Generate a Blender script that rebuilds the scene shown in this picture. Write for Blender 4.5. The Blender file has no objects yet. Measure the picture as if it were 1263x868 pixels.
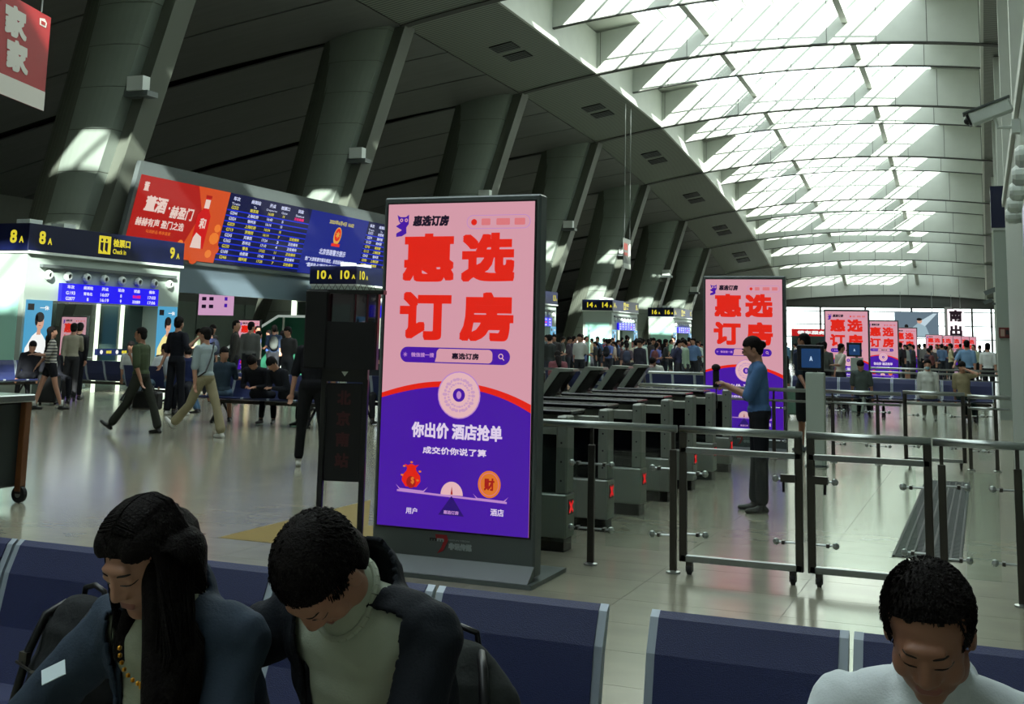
import bpy, bmesh, math, random
import numpy as np
from mathutils import Vector, Matrix, noise
random.seed(7)
C = bpy.context.scene.collection
PI = math.pi

# ------------------------------------------------------------ camera
FPX = 1433.0
CAM = Vector((0.0, 0.0, 1.58))
AX = Vector((0.92785973, -0.03277462, -0.3714864))    # rows of the camera-to-world matrix (x right, y down, z forward)
AY = Vector((0.37226484, 0.14083967, 0.91737837))
AZ = Vector((0.0222533, -0.98948977, 0.14288029))
cd = bpy.data.cameras.new('camera')
cam = bpy.data.objects.new('camera', cd)
C.objects.link(cam)
cd.sensor_width = 36
cd.lens = FPX / 1263 * 36
cd.shift_y = -224 / 1263
cd.clip_end = 400
cam.matrix_world = Matrix(((AX[0], -AX[1], -AX[2], CAM[0]),
                           (AY[0], -AY[1], -AY[2], CAM[1]),
                           (AZ[0], -AZ[1], -AZ[2], CAM[2]), (0, 0, 0, 1)))
bpy.context.scene.camera = cam

# ------------------------------------------------------------ light
sc = bpy.context.scene
sc.view_settings.view_transform = 'Standard'
sc.view_settings.look = 'None'
sc.view_settings.gamma = 1
sc.view_settings.use_curve_mapping = False
sc.view_settings.exposure = 0.0
w = bpy.data.worlds.new('sky')
sc.world = w
w.use_nodes = True
bg = w.node_tree.nodes['Background']
bg.inputs[0].default_value = (0.91, 0.96, 0.98, 1)
bg.inputs[1].default_value = 4.2
sun_d = bpy.data.lights.new('sun', 'SUN')
sun_d.energy = 27.0
sun_d.angle = math.radians(0.6)
sun_d.color = (1.0, 0.97, 0.90)
sun = bpy.data.objects.new('sun', sun_d)
C.objects.link(sun)
sun.rotation_euler = Vector((-1.0, 1.7, -1.0)).to_track_quat('-Z', 'Y').to_euler()

def at(px, py, Y):            # a point of the hall seen at a pixel, on the cross plane at depth Y
    r = Vector((px - 631.5, py - 210, FPX))
    d = Vector((AX.dot(r), AY.dot(r), AZ.dot(r)))
    return CAM + d * (Y / d.y)
def deep(px, py, D):          # same, at a distance D along the view axis
    r = Vector((px - 631.5, py - 210, FPX)) * (D / FPX)
    return CAM + Vector((AX.dot(r), AY.dot(r), AZ.dot(r)))
def onfloor(px, py, z=0.0):
    r = Vector((px - 631.5, py - 210, FPX))
    d = Vector((AX.dot(r), AY.dot(r), AZ.dot(r)))
    return CAM + d * ((z - CAM.z) / d.z)
def project(p):
    d = Vector(p) - CAM
    c = Vector((AX[0]*d.x+AY[0]*d.y+AZ[0]*d.z, AX[1]*d.x+AY[1]*d.y+AZ[1]*d.z, AX[2]*d.x+AY[2]*d.y+AZ[2]*d.z))
    return (631.5 + FPX*c.x/c.z, 210 + FPX*c.y/c.z, c.z)

# ------------------------------------------------------------ materials
def lin(h):
    if isinstance(h, str):
        h = tuple(int(h[i:i+2], 16) / 255 for i in (0, 2, 4))
    return tuple((c/12.92 if c <= 0.04045 else ((c+0.055)/1.055)**2.4) for c in h)
MATS = {}
def mat(name, col, rough=0.6, metal=0.0, emit=0.0, grain=0.0, gscale=20.0, bump=0.0, bscale=60.0, spec=0.5, coat=0.0, stretch=None):
    if name in MATS: return MATS[name]
    m = bpy.data.materials.new(name); m.use_nodes = True
    nt = m.node_tree; b = nt.nodes['Principled BSDF']
    c = lin(col)
    b.inputs['Base Color'].default_value = (*c, 1)
    b.inputs['Roughness'].default_value = rough
    b.inputs['Metallic'].default_value = metal
    b.inputs['Specular IOR Level'].default_value = spec
    b.inputs['Coat Weight'].default_value = coat
    if emit:
        b.inputs['Emission Color'].default_value = (*c, 1)
        b.inputs['Emission Strength'].default_value = emit
        b.inputs['Base Color'].default_value = (0.01, 0.01, 0.01, 1)
    if grain or bump:
        tc = nt.nodes.new('ShaderNodeTexCoord'); src = tc.outputs['Object']
        if stretch:
            mp = nt.nodes.new('ShaderNodeMapping'); mp.inputs['Scale'].default_value = stretch
            nt.links.new(src, mp.inputs[0]); src = mp.outputs[0]
    if grain:
        n = nt.nodes.new('ShaderNodeTexNoise'); n.inputs['Scale'].default_value = gscale; n.inputs['Detail'].default_value = 5
        nt.links.new(src, n.inputs['Vector'])
        r = nt.nodes.new('ShaderNodeValToRGB')
        r.color_ramp.elements[0].position = 0.3; r.color_ramp.elements[1].position = 0.7
        r.color_ramp.elements[0].color = (*[x*(1-grain) for x in c], 1)
        r.color_ramp.elements[1].color = (*[min(1, x*(1+grain)) for x in c], 1)
        nt.links.new(n.outputs['Fac'], r.inputs[0]); nt.links.new(r.outputs[0], b.inputs['Base Color'])
    if bump:
        n2 = nt.nodes.new('ShaderNodeTexNoise'); n2.inputs['Scale'].default_value = bscale; n2.inputs['Detail'].default_value = 3
        nt.links.new(src, n2.inputs['Vector'])
        bp = nt.nodes.new('ShaderNodeBump'); bp.inputs['Strength'].default_value = bump; bp.inputs['Distance'].default_value = 0.01
        nt.links.new(n2.outputs['Fac'], bp.inputs['Height']); nt.links.new(bp.outputs[0], b.inputs['Normal'])
    MATS[name] = m
    return m
def glow(name, col, k=1.0): return mat(name, col, 0.25, emit=k, spec=0.3)
def glass_mat(name, tint=(0.93, 0.97, 0.95), face=0.04, edge=0.6, rough=0.02):
    if name in MATS: return MATS[name]
    m = bpy.data.materials.new(name); m.use_nodes = True; nt = m.node_tree; nt.nodes.clear()
    o = nt.nodes.new('ShaderNodeOutputMaterial'); mx = nt.nodes.new('ShaderNodeMixShader')
    t = nt.nodes.new('ShaderNodeBsdfTransparent'); g = nt.nodes.new('ShaderNodeBsdfGlossy')
    t.inputs[0].default_value = (*tint, 1); g.inputs['Roughness'].default_value = rough
    lw = nt.nodes.new('ShaderNodeLayerWeight'); lw.inputs[0].default_value = 0.5
    pw = nt.nodes.new('ShaderNodeMath'); pw.operation = 'POWER'; pw.inputs[1].default_value = 4.0
    mr = nt.nodes.new('ShaderNodeMapRange'); mr.inputs[3].default_value = face; mr.inputs[4].default_value = edge
    nt.links.new(lw.outputs['Facing'], pw.inputs[0]); nt.links.new(pw.outputs[0], mr.inputs[0])
    nt.links.new(mr.outputs[0], mx.inputs[0]); nt.links.new(t.outputs[0], mx.inputs[1]); nt.links.new(g.outputs[0], mx.inputs[2])
    nt.links.new(mx.outputs[0], o.inputs[0])
    MATS[name] = m
    return m
def tint_mat(name, rough=0.8, bump=0.15, bscale=90):       # cloth whose colour is the object's own colour
    if name in MATS: return MATS[name]
    m = mat(name, (0.5, 0.5, 0.5), rough, bump=bump, bscale=bscale, spec=0.25)
    nt = m.node_tree; oi = nt.nodes.new('ShaderNodeObjectInfo')
    nt.links.new(oi.outputs['Color'], nt.nodes['Principled BSDF'].inputs['Base Color'])
    return m

M_STEEL = mat('brushed_steel', (0.62, 0.64, 0.63), 0.28, 0.9, grain=0.08, gscale=40, stretch=(1, 1, 8))
M_STEELD = mat('dark_steel', (0.30, 0.29, 0.27), 0.35, 0.8)
M_WHITE = mat('white_enamel', (0.80, 0.83, 0.80), 0.45, grain=0.02)
M_RIB = mat('vault_white', (0.76, 0.78, 0.74), 0.5, grain=0.03, gscale=1.5)
M_GREY = mat('grey_coated_metal', (0.36, 0.39, 0.385), 0.42, 0.2, grain=0.03, gscale=8)
M_BLACK = mat('black_paint', (0.05, 0.05, 0.055), 0.4)
M_BLACKM = mat('black_matte', (0.025, 0.025, 0.028), 0.85)
M_RUBBER = mat('rubber', (0.06, 0.06, 0.06), 0.8)
M_NAVY = mat('navy_sign_panel', (0.04, 0.065, 0.20), 0.35)
M_GLASS = glass_mat('clear_glass')
M_BLUEVINYL = mat('blue_perforated_metal', (0.10, 0.14, 0.32), 0.5, grain=0.12, gscale=200, bump=0.3, bscale=400)

# ------------------------------------------------------------ mesh builder
class MB:
    def __init__(s): s.v = []; s.f = []; s.m = []; s.mats = []
    def mi(s, m):
        if m is None: return 0
        if m not in s.mats: s.mats.append(m)
        return s.mats.index(m)
    def add(s, vs, fs, m=None, M=None):
        o = len(s.v)
        s.v += [tuple(M @ Vector(p)) if M is not None else tuple(p) for p in vs]
        k = s.mi(m)
        for f in fs: s.f.append(tuple(o + i for i in f)); s.m.append(k)
        return s
    def box(s, x0, x1, y0, y1, z0, z1, m=None, M=None, b=0.0):
        if b <= 0:
            vs = [(x, y, z) for z in (z0, z1) for y in (y0, y1) for x in (x0, x1)]
            return s.add(vs, [(0, 2, 3, 1), (4, 5, 7, 6), (0, 1, 5, 4), (2, 6, 7, 3), (0, 4, 6, 2), (1, 3, 7, 5)], m, M)
        vs = []
        for (zz, e) in ((z0, b), (z0 + b, 0), (z1 - b, 0), (z1, b)):
            ring = [(x0+b, y0+e), (x1-b, y0+e), (x1-e, y0+b), (x1-e, y1-b), (x1-b, y1-e), (x0+b, y1-e), (x0+e, y1-b), (x0+e, y0+b)]
            vs += [(x, y, zz) for x, y in ring]
        fs = [tuple(reversed(range(8))), tuple(range(24, 32))]
        for r in range(3):
            for i in range(8): fs.append((r*8+i, r*8+(i+1) % 8, (r+1)*8+(i+1) % 8, (r+1)*8+i))
        return s.add(vs, fs, m, M)
    def prism(s, poly, h0, h1, m=None, M=None):     # poly in local XY, extruded along local Z
        n = len(poly)
        vs = [(x, y, h0) for x, y in poly] + [(x, y, h1) for x, y in poly]
        fs = [tuple(reversed(range(n))), tuple(range(n, 2*n))] + [(i, (i+1) % n, n+(i+1) % n, n+i) for i in range(n)]
        return s.add(vs, fs, m, M)
    def tube(s, pts, r, n=8, m=None, M=None, cap=True):
        pts = [Vector(p) for p in pts]; rs = r if isinstance(r, (list, tuple)) else [r]*len(pts)
        vs = []; up = Vector((0, 0, 1)); prev = None
        for i, p in enumerate(pts):
            d = (pts[min(i+1, len(pts)-1)] - pts[max(i-1, 0)]).normalized()
            if prev is None:
                a = d.cross(up if abs(d.dot(up)) < 0.95 else Vector((1, 0, 0))).normalized()
            else:
                a = (prev - d * prev.dot(d)).normalized()
            prev = a; b_ = d.cross(a)
            for k in range(n):
                t = 2*PI*k/n
                vs.append(p + (a*math.cos(t) + b_*math.sin(t)) * rs[i])
        fs = []
        for i in range(len(pts)-1):
            for k in range(n): fs.append((i*n+k, i*n+(k+1) % n, (i+1)*n+(k+1) % n, (i+1)*n+k))
        if cap: fs += [tuple(reversed(range(n))), tuple(range((len(pts)-1)*n, len(pts)*n))]
        return s.add(vs, fs, m, M)
    def lathe(s, prof, n=16, m=None, M=None):       # profile of (r, z)
        vs = [(r*math.cos(2*PI*k/n), r*math.sin(2*PI*k/n), z) for r, z in prof for k in range(n)]
        fs = [(i*n+k, i*n+(k+1) % n, (i+1)*n+(k+1) % n, (i+1)*n+k) for i in range(len(prof)-1) for k in range(n)]
        fs += [tuple(reversed(range(n))), tuple(range((len(prof)-1)*n, len(prof)*n))]
        return s.add(vs, fs, m, M)
    def ball(s, c, r, m=None, M=None, n=12, R=None):
        r = r if isinstance(r, (tuple, list)) else (r, r, r)
        vs = []; fs = []; k = n // 2
        for i in range(1, k):
            a = PI*i/k
            for j in range(n):
                t = 2*PI*j/n
                q = Vector((r[0]*math.sin(a)*math.cos(t), r[1]*math.sin(a)*math.sin(t), r[2]*math.cos(a)))
                if R is not None: q = R @ q
                vs.append(q + Vector(c))
        e = Vector((0, 0, r[2])); e = R @ e if R is not None else e
        vs += [Vector(c) + e, Vector(c) - e]; T = len(vs) - 2
        for i in range(k-2):
            for j in range(n): fs.append((i*n+j, (i+1)*n+j, (i+1)*n+(j+1) % n, i*n+(j+1) % n))
        for j in range(n):
            fs.append((T, j, (j+1) % n)); fs.append((T+1, (k-2)*n+(j+1) % n, (k-2)*n+j))
        return s.add(vs, fs, m, M)
    def mesh(s, name, m=None, smooth=False):
        me = bpy.data.meshes.new(name)
        me.from_pydata(s.v, [], s.f)
        ms = s.mats if s.mats else ([m] if m else [])
        for x in ms: me.materials.append(x)
        if len(s.mats) > 1: me.polygons.foreach_set('material_index', s.m)
        if smooth: me.shade_smooth() if hasattr(me, 'shade_smooth') else me.polygons.foreach_set('use_smooth', [True]*len(me.polygons))
        me.update()
        return me
    def build(s, name, m=None, parent=None, smooth=False, **kw):
        return link(name, s.mesh(name, m, smooth), parent, **kw)

def link(name, me, parent=None, label=None, cat=None, group=None, kind=None):
    o = bpy.data.objects.new(name, me)
    C.objects.link(o)
    if parent is not None: o.parent = parent
    if label: o['label'] = label
    if cat: o['category'] = cat
    if group: o['group'] = group
    if kind: o['kind'] = kind
    return o
def thing(name, label, cat, loc=(0, 0, 0), rz=0.0, group=None, kind=None):
    o = link(name, None, None, label, cat, group, kind)
    o.location = loc; o.rotation_euler = (0, 0, rz); o.empty_display_size = 0.1
    return o
KIDS = {}
def kids(o): return [c for c in bpy.data.objects if c.parent == o]
def copy_tree(src, name=None, label=None, group=None, loc=None, rz=None):
    def rec(o, par):
        c = o.copy(); C.objects.link(c)
        if par is not None: c.parent = par
        for k in kids(o): rec(k, c)
        return c
    r = rec(src, None)
    if label: r['label'] = label
    if group: r['group'] = group
    if loc is not None: r.location = loc
    if rz is not None: r.rotation_euler = (0, 0, rz)
    return r

# ------------------------------------------------------------ lettering
TXT = {}
def glyphs(s):
    if s in TXT: return TXT[s]
    cu = bpy.data.curves.new('letters', 'FONT'); cu.body = s; cu.align_x = 'CENTER'; cu.align_y = 'CENTER'; cu.resolution_u = 3
    o = bpy.data.objects.new('letters', cu); C.objects.link(o)
    dg = bpy.context.evaluated_depsgraph_get()
    me = bpy.data.meshes.new_from_object(o.evaluated_get(dg))
    vs = [tuple(v.co) for v in me.vertices]; fs = [tuple(p.vertices) for p in me.polygons]
    bpy.data.objects.remove(o); bpy.data.curves.remove(cu); bpy.data.meshes.remove(me)
    xs = [v[0] for v in vs] or [0]; ys = [v[1] for v in vs] or [0]
    TXT[s] = (vs, fs, min(xs), max(xs), min(ys), max(ys))
    return TXT[s]
def frame(origin, right, up):      # matrix taking local (x right, y up, z out) to the thing's frame
    r = Vector(right).normalized(); u = Vector(up).normalized(); n = r.cross(u)
    return Matrix(((r.x, u.x, n.x, origin[0]), (r.y, u.y, n.y, origin[1]), (r.z, u.z, n.z, origin[2]), (0, 0, 0, 1)))
def write(mb, s, M, cx, cy, wd, ht, m=None, bold=0.0, z=0.002, slant=0.0):
    vs, fs, x0, x1, y0, y1 = glyphs(s)
    sx = wd / max(x1-x0, 1e-3); sy = ht / max(y1-y0, 1e-3)
    offs = [(0, 0)] if not bold else ([(a*bold, b*bold) for a in (-1, 0, 1) for b in (-1, 0, 1)] if bold < .014 else [(a*bold, b*bold) for a in (-1, -.5, 0, .5, 1) for b in (-1, -.5, 0, .5, 1)])
    if bold: sx = (wd - 2*bold) / max(x1-x0, 1e-3); sy = (ht - 2*bold) / max(y1-y0, 1e-3)
    for i, (dx, dy) in enumerate(offs):
        mb.add([(cx + (x-(x0+x1)/2)*sx + dx + slant*(y-(y0+y1)/2)*sy, cy + (y-(y0+y1)/2)*sy + dy, z + i*0.00005) for x, y, _ in vs], fs, m, M)
def disc(mb, M, cx, cy, rx, ry, z, m, n=28, a0=0, a1=2*PI):
    pts = [(cx + rx*math.cos(a0+(a1-a0)*i/n), cy + ry*math.sin(a0+(a1-a0)*i/n)) for i in range(n if a1-a0 >= 2*PI-.01 else n+1)]
    mb.add([(x, y, z) for x, y in pts], [tuple(range(len(pts)))], m, M)
def poly(mb, M, pts, z, m):
    mb.add([(x, y, z) for x, y in pts], [tuple(range(len(pts)))], m, M)
def rrect(mb, M, x0, x1, y0, y1, z, m, r=None):
    r = min(x1-x0, y1-y0)/2 if r is None else r
    pts = []
    for (cx, cy, a) in ((x1-r, y1-r, 0), (x0+r, y1-r, PI/2), (x0+r, y0+r, PI), (x1-r, y0+r, 1.5*PI)):
        for i in range(7):
            t = a + PI/2*i/6; pts.append((cx+r*math.cos(t), cy+r*math.sin(t)))
    poly(mb, M, pts, z, m)
# ============================================================ THE HALL
XL, XR = -20.0, 1.25
NY = [-10.6, 1.5, 13.6, 25.7, 38.0, 50.15, 62.0, 72.5, 82.9, 91.0, 98.0, 105.6]
ZN = [13.3, 13.3, 13.25, 13.2, 13.15, 13.05, 12.65, 11.6, 10.3, 8.95, 7.35, 4.95]
def znode(Y):
    return float(np.interp(Y, NY, ZN))
def rise(Y): return 1.37 if Y < 80 else 1.37 - 0.012*(Y-80)
def zrib(X, Y): return znode(Y) + rise(Y) * (1 - ((X+7.2)/12.8)**2)

# --- floor: joints are real gaps; the nearest tiles in view are single pieces
def floor_material():
    m = bpy.data.materials.new('polished_floor_stone'); m.use_nodes = True; nt = m.node_tree
    b = nt.nodes['Principled BSDF']
    g = nt.nodes.new('ShaderNodeNewGeometry')
    mp = nt.nodes.new('ShaderNodeMapping'); mp.inputs['Scale'].default_value = (1.2, 1.8, 1)
    nt.links.new(g.outputs['Position'], mp.inputs[0])
    n = nt.nodes.new('ShaderNodeTexNoise'); n.inputs['Scale'].default_value = 2.0; n.inputs['Detail'].default_value = 7
    nt.links.new(mp.outputs[0], n.inputs['Vector'])
    r = nt.nodes.new('ShaderNodeValToRGB')
    r.color_ramp.elements[0].position = 0.3; r.color_ramp.elements[1].position = 0.72
    r.color_ramp.elements[0].color = (*lin((0.53, 0.52, 0.46)), 1); r.color_ramp.elements[1].color = (*lin((0.58, 0.57, 0.50)), 1)
    nt.links.new(n.outputs['Fac'], r.inputs[0]); nt.links.new(r.outputs[0], b.inputs['Base Color'])
    n2 = nt.nodes.new('ShaderNodeTexNoise'); n2.inputs['Scale'].default_value = 5.0; n2.inputs['Detail'].default_value = 4
    nt.links.new(g.outputs['Position'], n2.inputs['Vector'])
    mr = nt.nodes.new('ShaderNodeMapRange'); mr.inputs[3].default_value = 0.16; mr.inputs[4].default_value = 0.19
    nt.links.new(n2.outputs['Fac'], mr.inputs[0]); nt.links.new(mr.outputs[0], b.inputs['Roughness'])
    b.inputs['Specular IOR Level'].default_value = 0.75
    MATS['floor'] = m
    return m
M_FLOOR = floor_material()
M_JOINT = mat('dark_joint', (0.33, 0.33, 0.29), 0.6)
TX, TY = 0.983, 0.588
X0T, Y0T = -1.15, 7.80
fb = MB(); fb.box(-46, 3.2, -11, 108, -0.3, -0.0016)
floor = fb.build('floor', M_JOINT, kind='structure')
def tile_mb(mb, cx, cy, g=0.0018):
    x0, x1, y0, y1 = cx-TX/2+g, cx+TX/2-g, cy-TY/2+g, cy+TY/2-g
    mb.add([(x0, y0, 0), (x1, y0, 0), (x1, y1, 0), (x0, y1, 0), (x0, y0, -.006), (x1, y0, -.006), (x1, y1, -.006), (x0, y1, -.006)],
           [(0, 1, 2, 3), (0, 4, 5, 1), (1, 5, 6, 2), (2, 6, 7, 3), (3, 7, 4, 0)])
cells = []
for i in range(-24, 4):
    for j in range(-20, 16):
        cx = X0T + (i+0.5)*TX; cy = Y0T + (j+0.5)*TY
        if cx - TX/2 > 3.2: continue
        x, y, d = project((cx, cy, 0))
        vis = d > 0.5 and -20 < x < 1290 and 430 < y < 880
        cells.append(((0 if vis else 1000) + abs(d), cx, cy))
cells.sort()
tm = MB(); tile_mb(tm, 0, 0); tme = tm.mesh('tile', M_FLOOR)
for k, (d, cx, cy) in enumerate(cells[:300]):
    t = link('tile', tme, floor); t.location = (cx, cy, 0)
fr = MB()
for d, cx, cy in cells[300:]: tile_mb(fr, cx, cy)
xa, ya = X0T - 24*TX, Y0T - 20*TY
fr.box(-46, xa-.003, -11, 108, -.006, 0); fr.box(xa, 3.2, Y0T+16*TY+.003, 108, -.006, 0); fr.box(xa, 3.2, -11, ya-.003, -.006, 0)
fr.build('tile_field', M_FLOOR, floor, kind='stuff')

# --- vault over the middle of the hall
M_SOFFIT = None
def soffit_material():
    m = mat('perforated_soffit', (0.40, 0.43, 0.39), 0.55)
    nt = m.node_tree; b = nt.nodes['Principled BSDF']; g = nt.nodes.new('ShaderNodeNewGeometry')
    wv = nt.nodes.new('ShaderNodeTexWave'); wv.wave_type = 'BANDS'; wv.bands_direction = 'Y'; wv.inputs['Scale'].default_value = 1.6
    nt.links.new(g.outputs['Position'], wv.inputs['Vector'])
    r = nt.nodes.new('ShaderNodeValToRGB'); r.color_ramp.elements[0].color = (*lin((0.22, 0.25, 0.22)), 1); r.color_ramp.elements[1].color = (*lin((0.52, 0.55, 0.50)), 1)
    nt.links.new(wv.outputs['Fac'], r.inputs[0]); nt.links.new(r.outputs[0], b.inputs['Base Color'])
    return m
M_SOFFIT = soffit_material()
M_DECK = mat('dark_roof_deck', (0.10, 0.11, 0.10), 0.9)
GX0, GX1 = -14.1, -2.0           # the glazed strip
GH = 1.9                          # rib height below the glass
xs = [XL + (XR-XL)*i/24 for i in range(25)]
top = MB()                        # opaque roof on both sides of the glass strip
for a in range(len(NY)-1):
    ya, yb = NY[a], NY[a+1]
    for (u0, u1) in ((XL-.6, -17.5), (-17.5, GX0), (GX1, 0.4), (0.4, 3.2)):
        h = GH + 0.12
        vs = [(u0, ya, zrib(max(u0, XL), ya)+h), (u1, ya, zrib(u1, ya)+h), (u1, yb, zrib(u1, yb)+h), (u0, yb, zrib(max(u0, XL), yb)+h)]
        vs += [(x, y, z+0.1) for x, y, z in vs]
        top.add(vs, [(0, 1, 2, 3), (7, 6, 5, 4), (0, 4, 5, 1), (1, 5, 6, 2), (2, 6, 7, 3), (3, 7, 4, 0)])
ceiling = top.build('ceiling', M_RIB, kind='structure')
M_RIBLINE = mat('rib_seam', (0.25, 0.26, 0.24), 0.7)
def rib(Y, t, drop, h, name, x0=XL, x1=XR):
    mb = MB(); n = 30
    X = [x0 + (x1-x0)*i/n for i in range(n+1)]
    vs = []
    for x in X:
        zb = zrib(x, Y) + drop; zt = zb + h
        vs += [(x, Y-t/2, zb), (x, Y+t/2, zb), (x, Y+t/2, zt), (x, Y-t/2, zt)]
    fs = []
    for i in range(n):
        for k in range(4): fs.append((4*i+k, 4*i+(k+1) % 4, 4*i+4+(k+1) % 4, 4*i+4+k))
    fs += [(0, 3, 2, 1), (4*n, 4*n+1, 4*n+2, 4*n+3)]
    mb.add(vs, fs, M_RIB)
    for s in np.arange(x0+2.0, x1-.5, 2.03):      # seams between the cladding sheets
        zb = zrib(s, Y) + drop
        mb.box(s-.012, s+.012, Y-t/2-.006, Y-t/2, zb, zb+h, M_RIBLINE)
    # dark edge bead under the rib
    vs = []
    for x in X:
        zb = zrib(x, Y) + drop
        vs += [(x, Y-t/2-.02, zb-.05), (x, Y+t/2, zb-.05), (x, Y+t/2, zb), (x, Y-t/2-.02, zb)]
    mb.add(vs, fs, M_RIBLINE)
    return mb.build(name, None, ceiling)
for a, Y in enumerate(NY):
    rib(Y, 0.35, 0, GH, 'rib')
    if a+1 < len(NY):
        Ym = (Y+NY[a+1])/2
        rib(Ym, 0.18, 0.55 if Y < 80 else 0.35, GH-0.55, 'cross_beam', -16.3, 0.35)
# purlins
for X in (-11.0, -5.05):
    for a in range(len(NY)-1):
        ya, yb = NY[a], NY[a+1]
        mb = MB(); vs = []
        for y in (ya, yb):
            zz = zrib(X, y) + 0.85
            vs += [(X-.13, y, zz), (X+.13, y, zz), (X+.13, y, zz+.45), (X-.13, y, zz+.45)]
        mb.add(vs, [(0, 1, 5, 4), (1, 2, 6, 5), (2, 3, 7, 6), (3, 0, 4, 7), (0, 3, 2, 1), (4, 5, 6, 7)])
        mb.build('purlin', M_RIB, ceiling)
# glass and glazing bars
M_SKYGLASS = glass_mat('roof_glass', (0.90, 0.94, 0.94))
gxs = [GX0, -11.0, -8.0, -5.05, GX1]
for a in range(len(NY)-1):
    ya, yb = NY[a], NY[a+1]
    for k in range(4):
        u0, u1 = gxs[k], gxs[k+1]; h = GH + 0.16
        vs = [(u0, ya, zrib(u0, ya)+h), (u1, ya, zrib(u1, ya)+h), (u1, yb, zrib(u1, yb)+h), (u0, yb, zrib(u0, yb)+h)]
        vs += [(x, y, z+.02) for x, y, z in vs]
        MB().add(vs, [(0, 1, 2, 3), (7, 6, 5, 4), (0, 4, 5, 1), (1, 5, 6, 2), (2, 6, 7, 3), (3, 7, 4, 0)]).build('glass_pane', M_SKYGLASS, ceiling)
    nb = 11
    for i in range(nb):
        X = GX0 + (GX1-GX0)*i/(nb-1)
        vs = []
        for y in (ya, yb):
            zz = zrib(X, y) + GH
            vs += [(X-.04, y, zz+.06), (X+.04, y, zz+.06), (X+.04, y, zz+.15), (X-.04, y, zz+.15)]
        MB().add(vs, [(0, 1, 5, 4), (1, 2, 6, 5), (2, 3, 7, 6), (3, 0, 4, 7), (0, 3, 2, 1), (4, 5, 6, 7)]).build('glazing_bar', M_RIB, ceiling)
    for q in (0.25, 0.75):
        Y = ya + (yb-ya)*q; mb = MB(); vs = []; X = [GX0 + (GX1-GX0)*i/10 for i in range(11)]
        for x in X:
            zz = zrib(x, Y) + GH + .03
            vs += [(x, Y-.03, zz+.03), (x, Y+.03, zz+.03), (x, Y+.03, zz+.09), (x, Y-.03, zz+.09)]
        mb.add(vs, [(4*i+k2, 4*i+(k2+1) % 4, 4*i+4+(k2+1) % 4, 4*i+4+k2) for i in range(10) for k2 in range(4)])
        mb.build('transom_bar', M_RIB, ceiling)
# soffits with air vents, inner curbs
M_VENT = mat('vent_dark', (0.07, 0.08, 0.07), 0.8)
SX = -16.2
for a in range(len(NY)-1):
    ya, yb = NY[a]+.17, NY[a+1]-.17
    for (u0, u1, nm) in ((XL, SX, 'soffit_panel'), (0.35, XR, 'soffit_panel')):
        e = 0.03
        vs = [(u0, ya, zrib(u0, ya)+e), (u1, ya, zrib(u1, ya)+e), (u1, yb, zrib(u1, yb)+e), (u0, yb, zrib(u0, yb)+e)]
        vs += [(x, y, z+.12) for x, y, z in vs]
        MB().add(vs, [(0, 1, 2, 3), (7, 6, 5, 4), (0, 4, 5, 1), (1, 5, 6, 2), (2, 6, 7, 3), (3, 7, 4, 0)]).build(nm, M_SOFFIT, ceiling)
        xc = u1 if u0 < -10 else u0
        vs = []
        for y in (ya, yb):
            zz = zrib(xc, y)
            vs += [(xc-.06, y, zz), (xc+.06, y, zz), (xc+.06, y, zz+GH), (xc-.06, y, zz+GH)]
        MB().add(vs, [(0, 1, 5, 4), (1, 2, 6, 5), (2, 3, 7, 6), (3, 0, 4, 7), (0, 3, 2, 1), (4, 5, 6, 7)]).build('curb', M_RIB, ceiling)
    ym = (ya+yb)/2
    for dy in (-0.75, 0.75):
        s = 0.5; mb = MB(); cx, cy = -18.0, ym+dy
        dzx = (zrib(cx+.5, cy)-zrib(cx-.5, cy)); dzy = (znode(cy+.5)-znode(cy-.5)); z0 = zrib(cx, cy)
        f = lambda x, y, h: (x, y, z0 + dzx*(x-cx) + dzy*(y-cy) + h)
        mb.add([f(cx-s, cy-s, -.03), f(cx+s, cy-s, -.03), f(cx+s, cy+s, -.03), f(cx-s, cy+s, -.03), f(cx-s, cy-s, .05), f(cx+s, cy-s, .05), f(cx+s, cy+s, .05), f(cx-s, cy+s, .05)],
               [(0, 3, 2, 1), (0, 1, 5, 4), (1, 2, 6, 5), (2, 3, 7, 6), (3, 0, 4, 7)], M_VENT)
        for q in range(5):
            yy = cy - s + (q+.5)*2*s/5
            mb.add([f(cx-s, yy-.03, -.05), f(cx+s, yy-.03, -.05), f(cx+s, yy+.02, -.05), f(cx-s, yy+.02, -.05)], [(0, 3, 2, 1)], M_GREY)
        mb.build('air_vent', None, ceiling)

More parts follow.
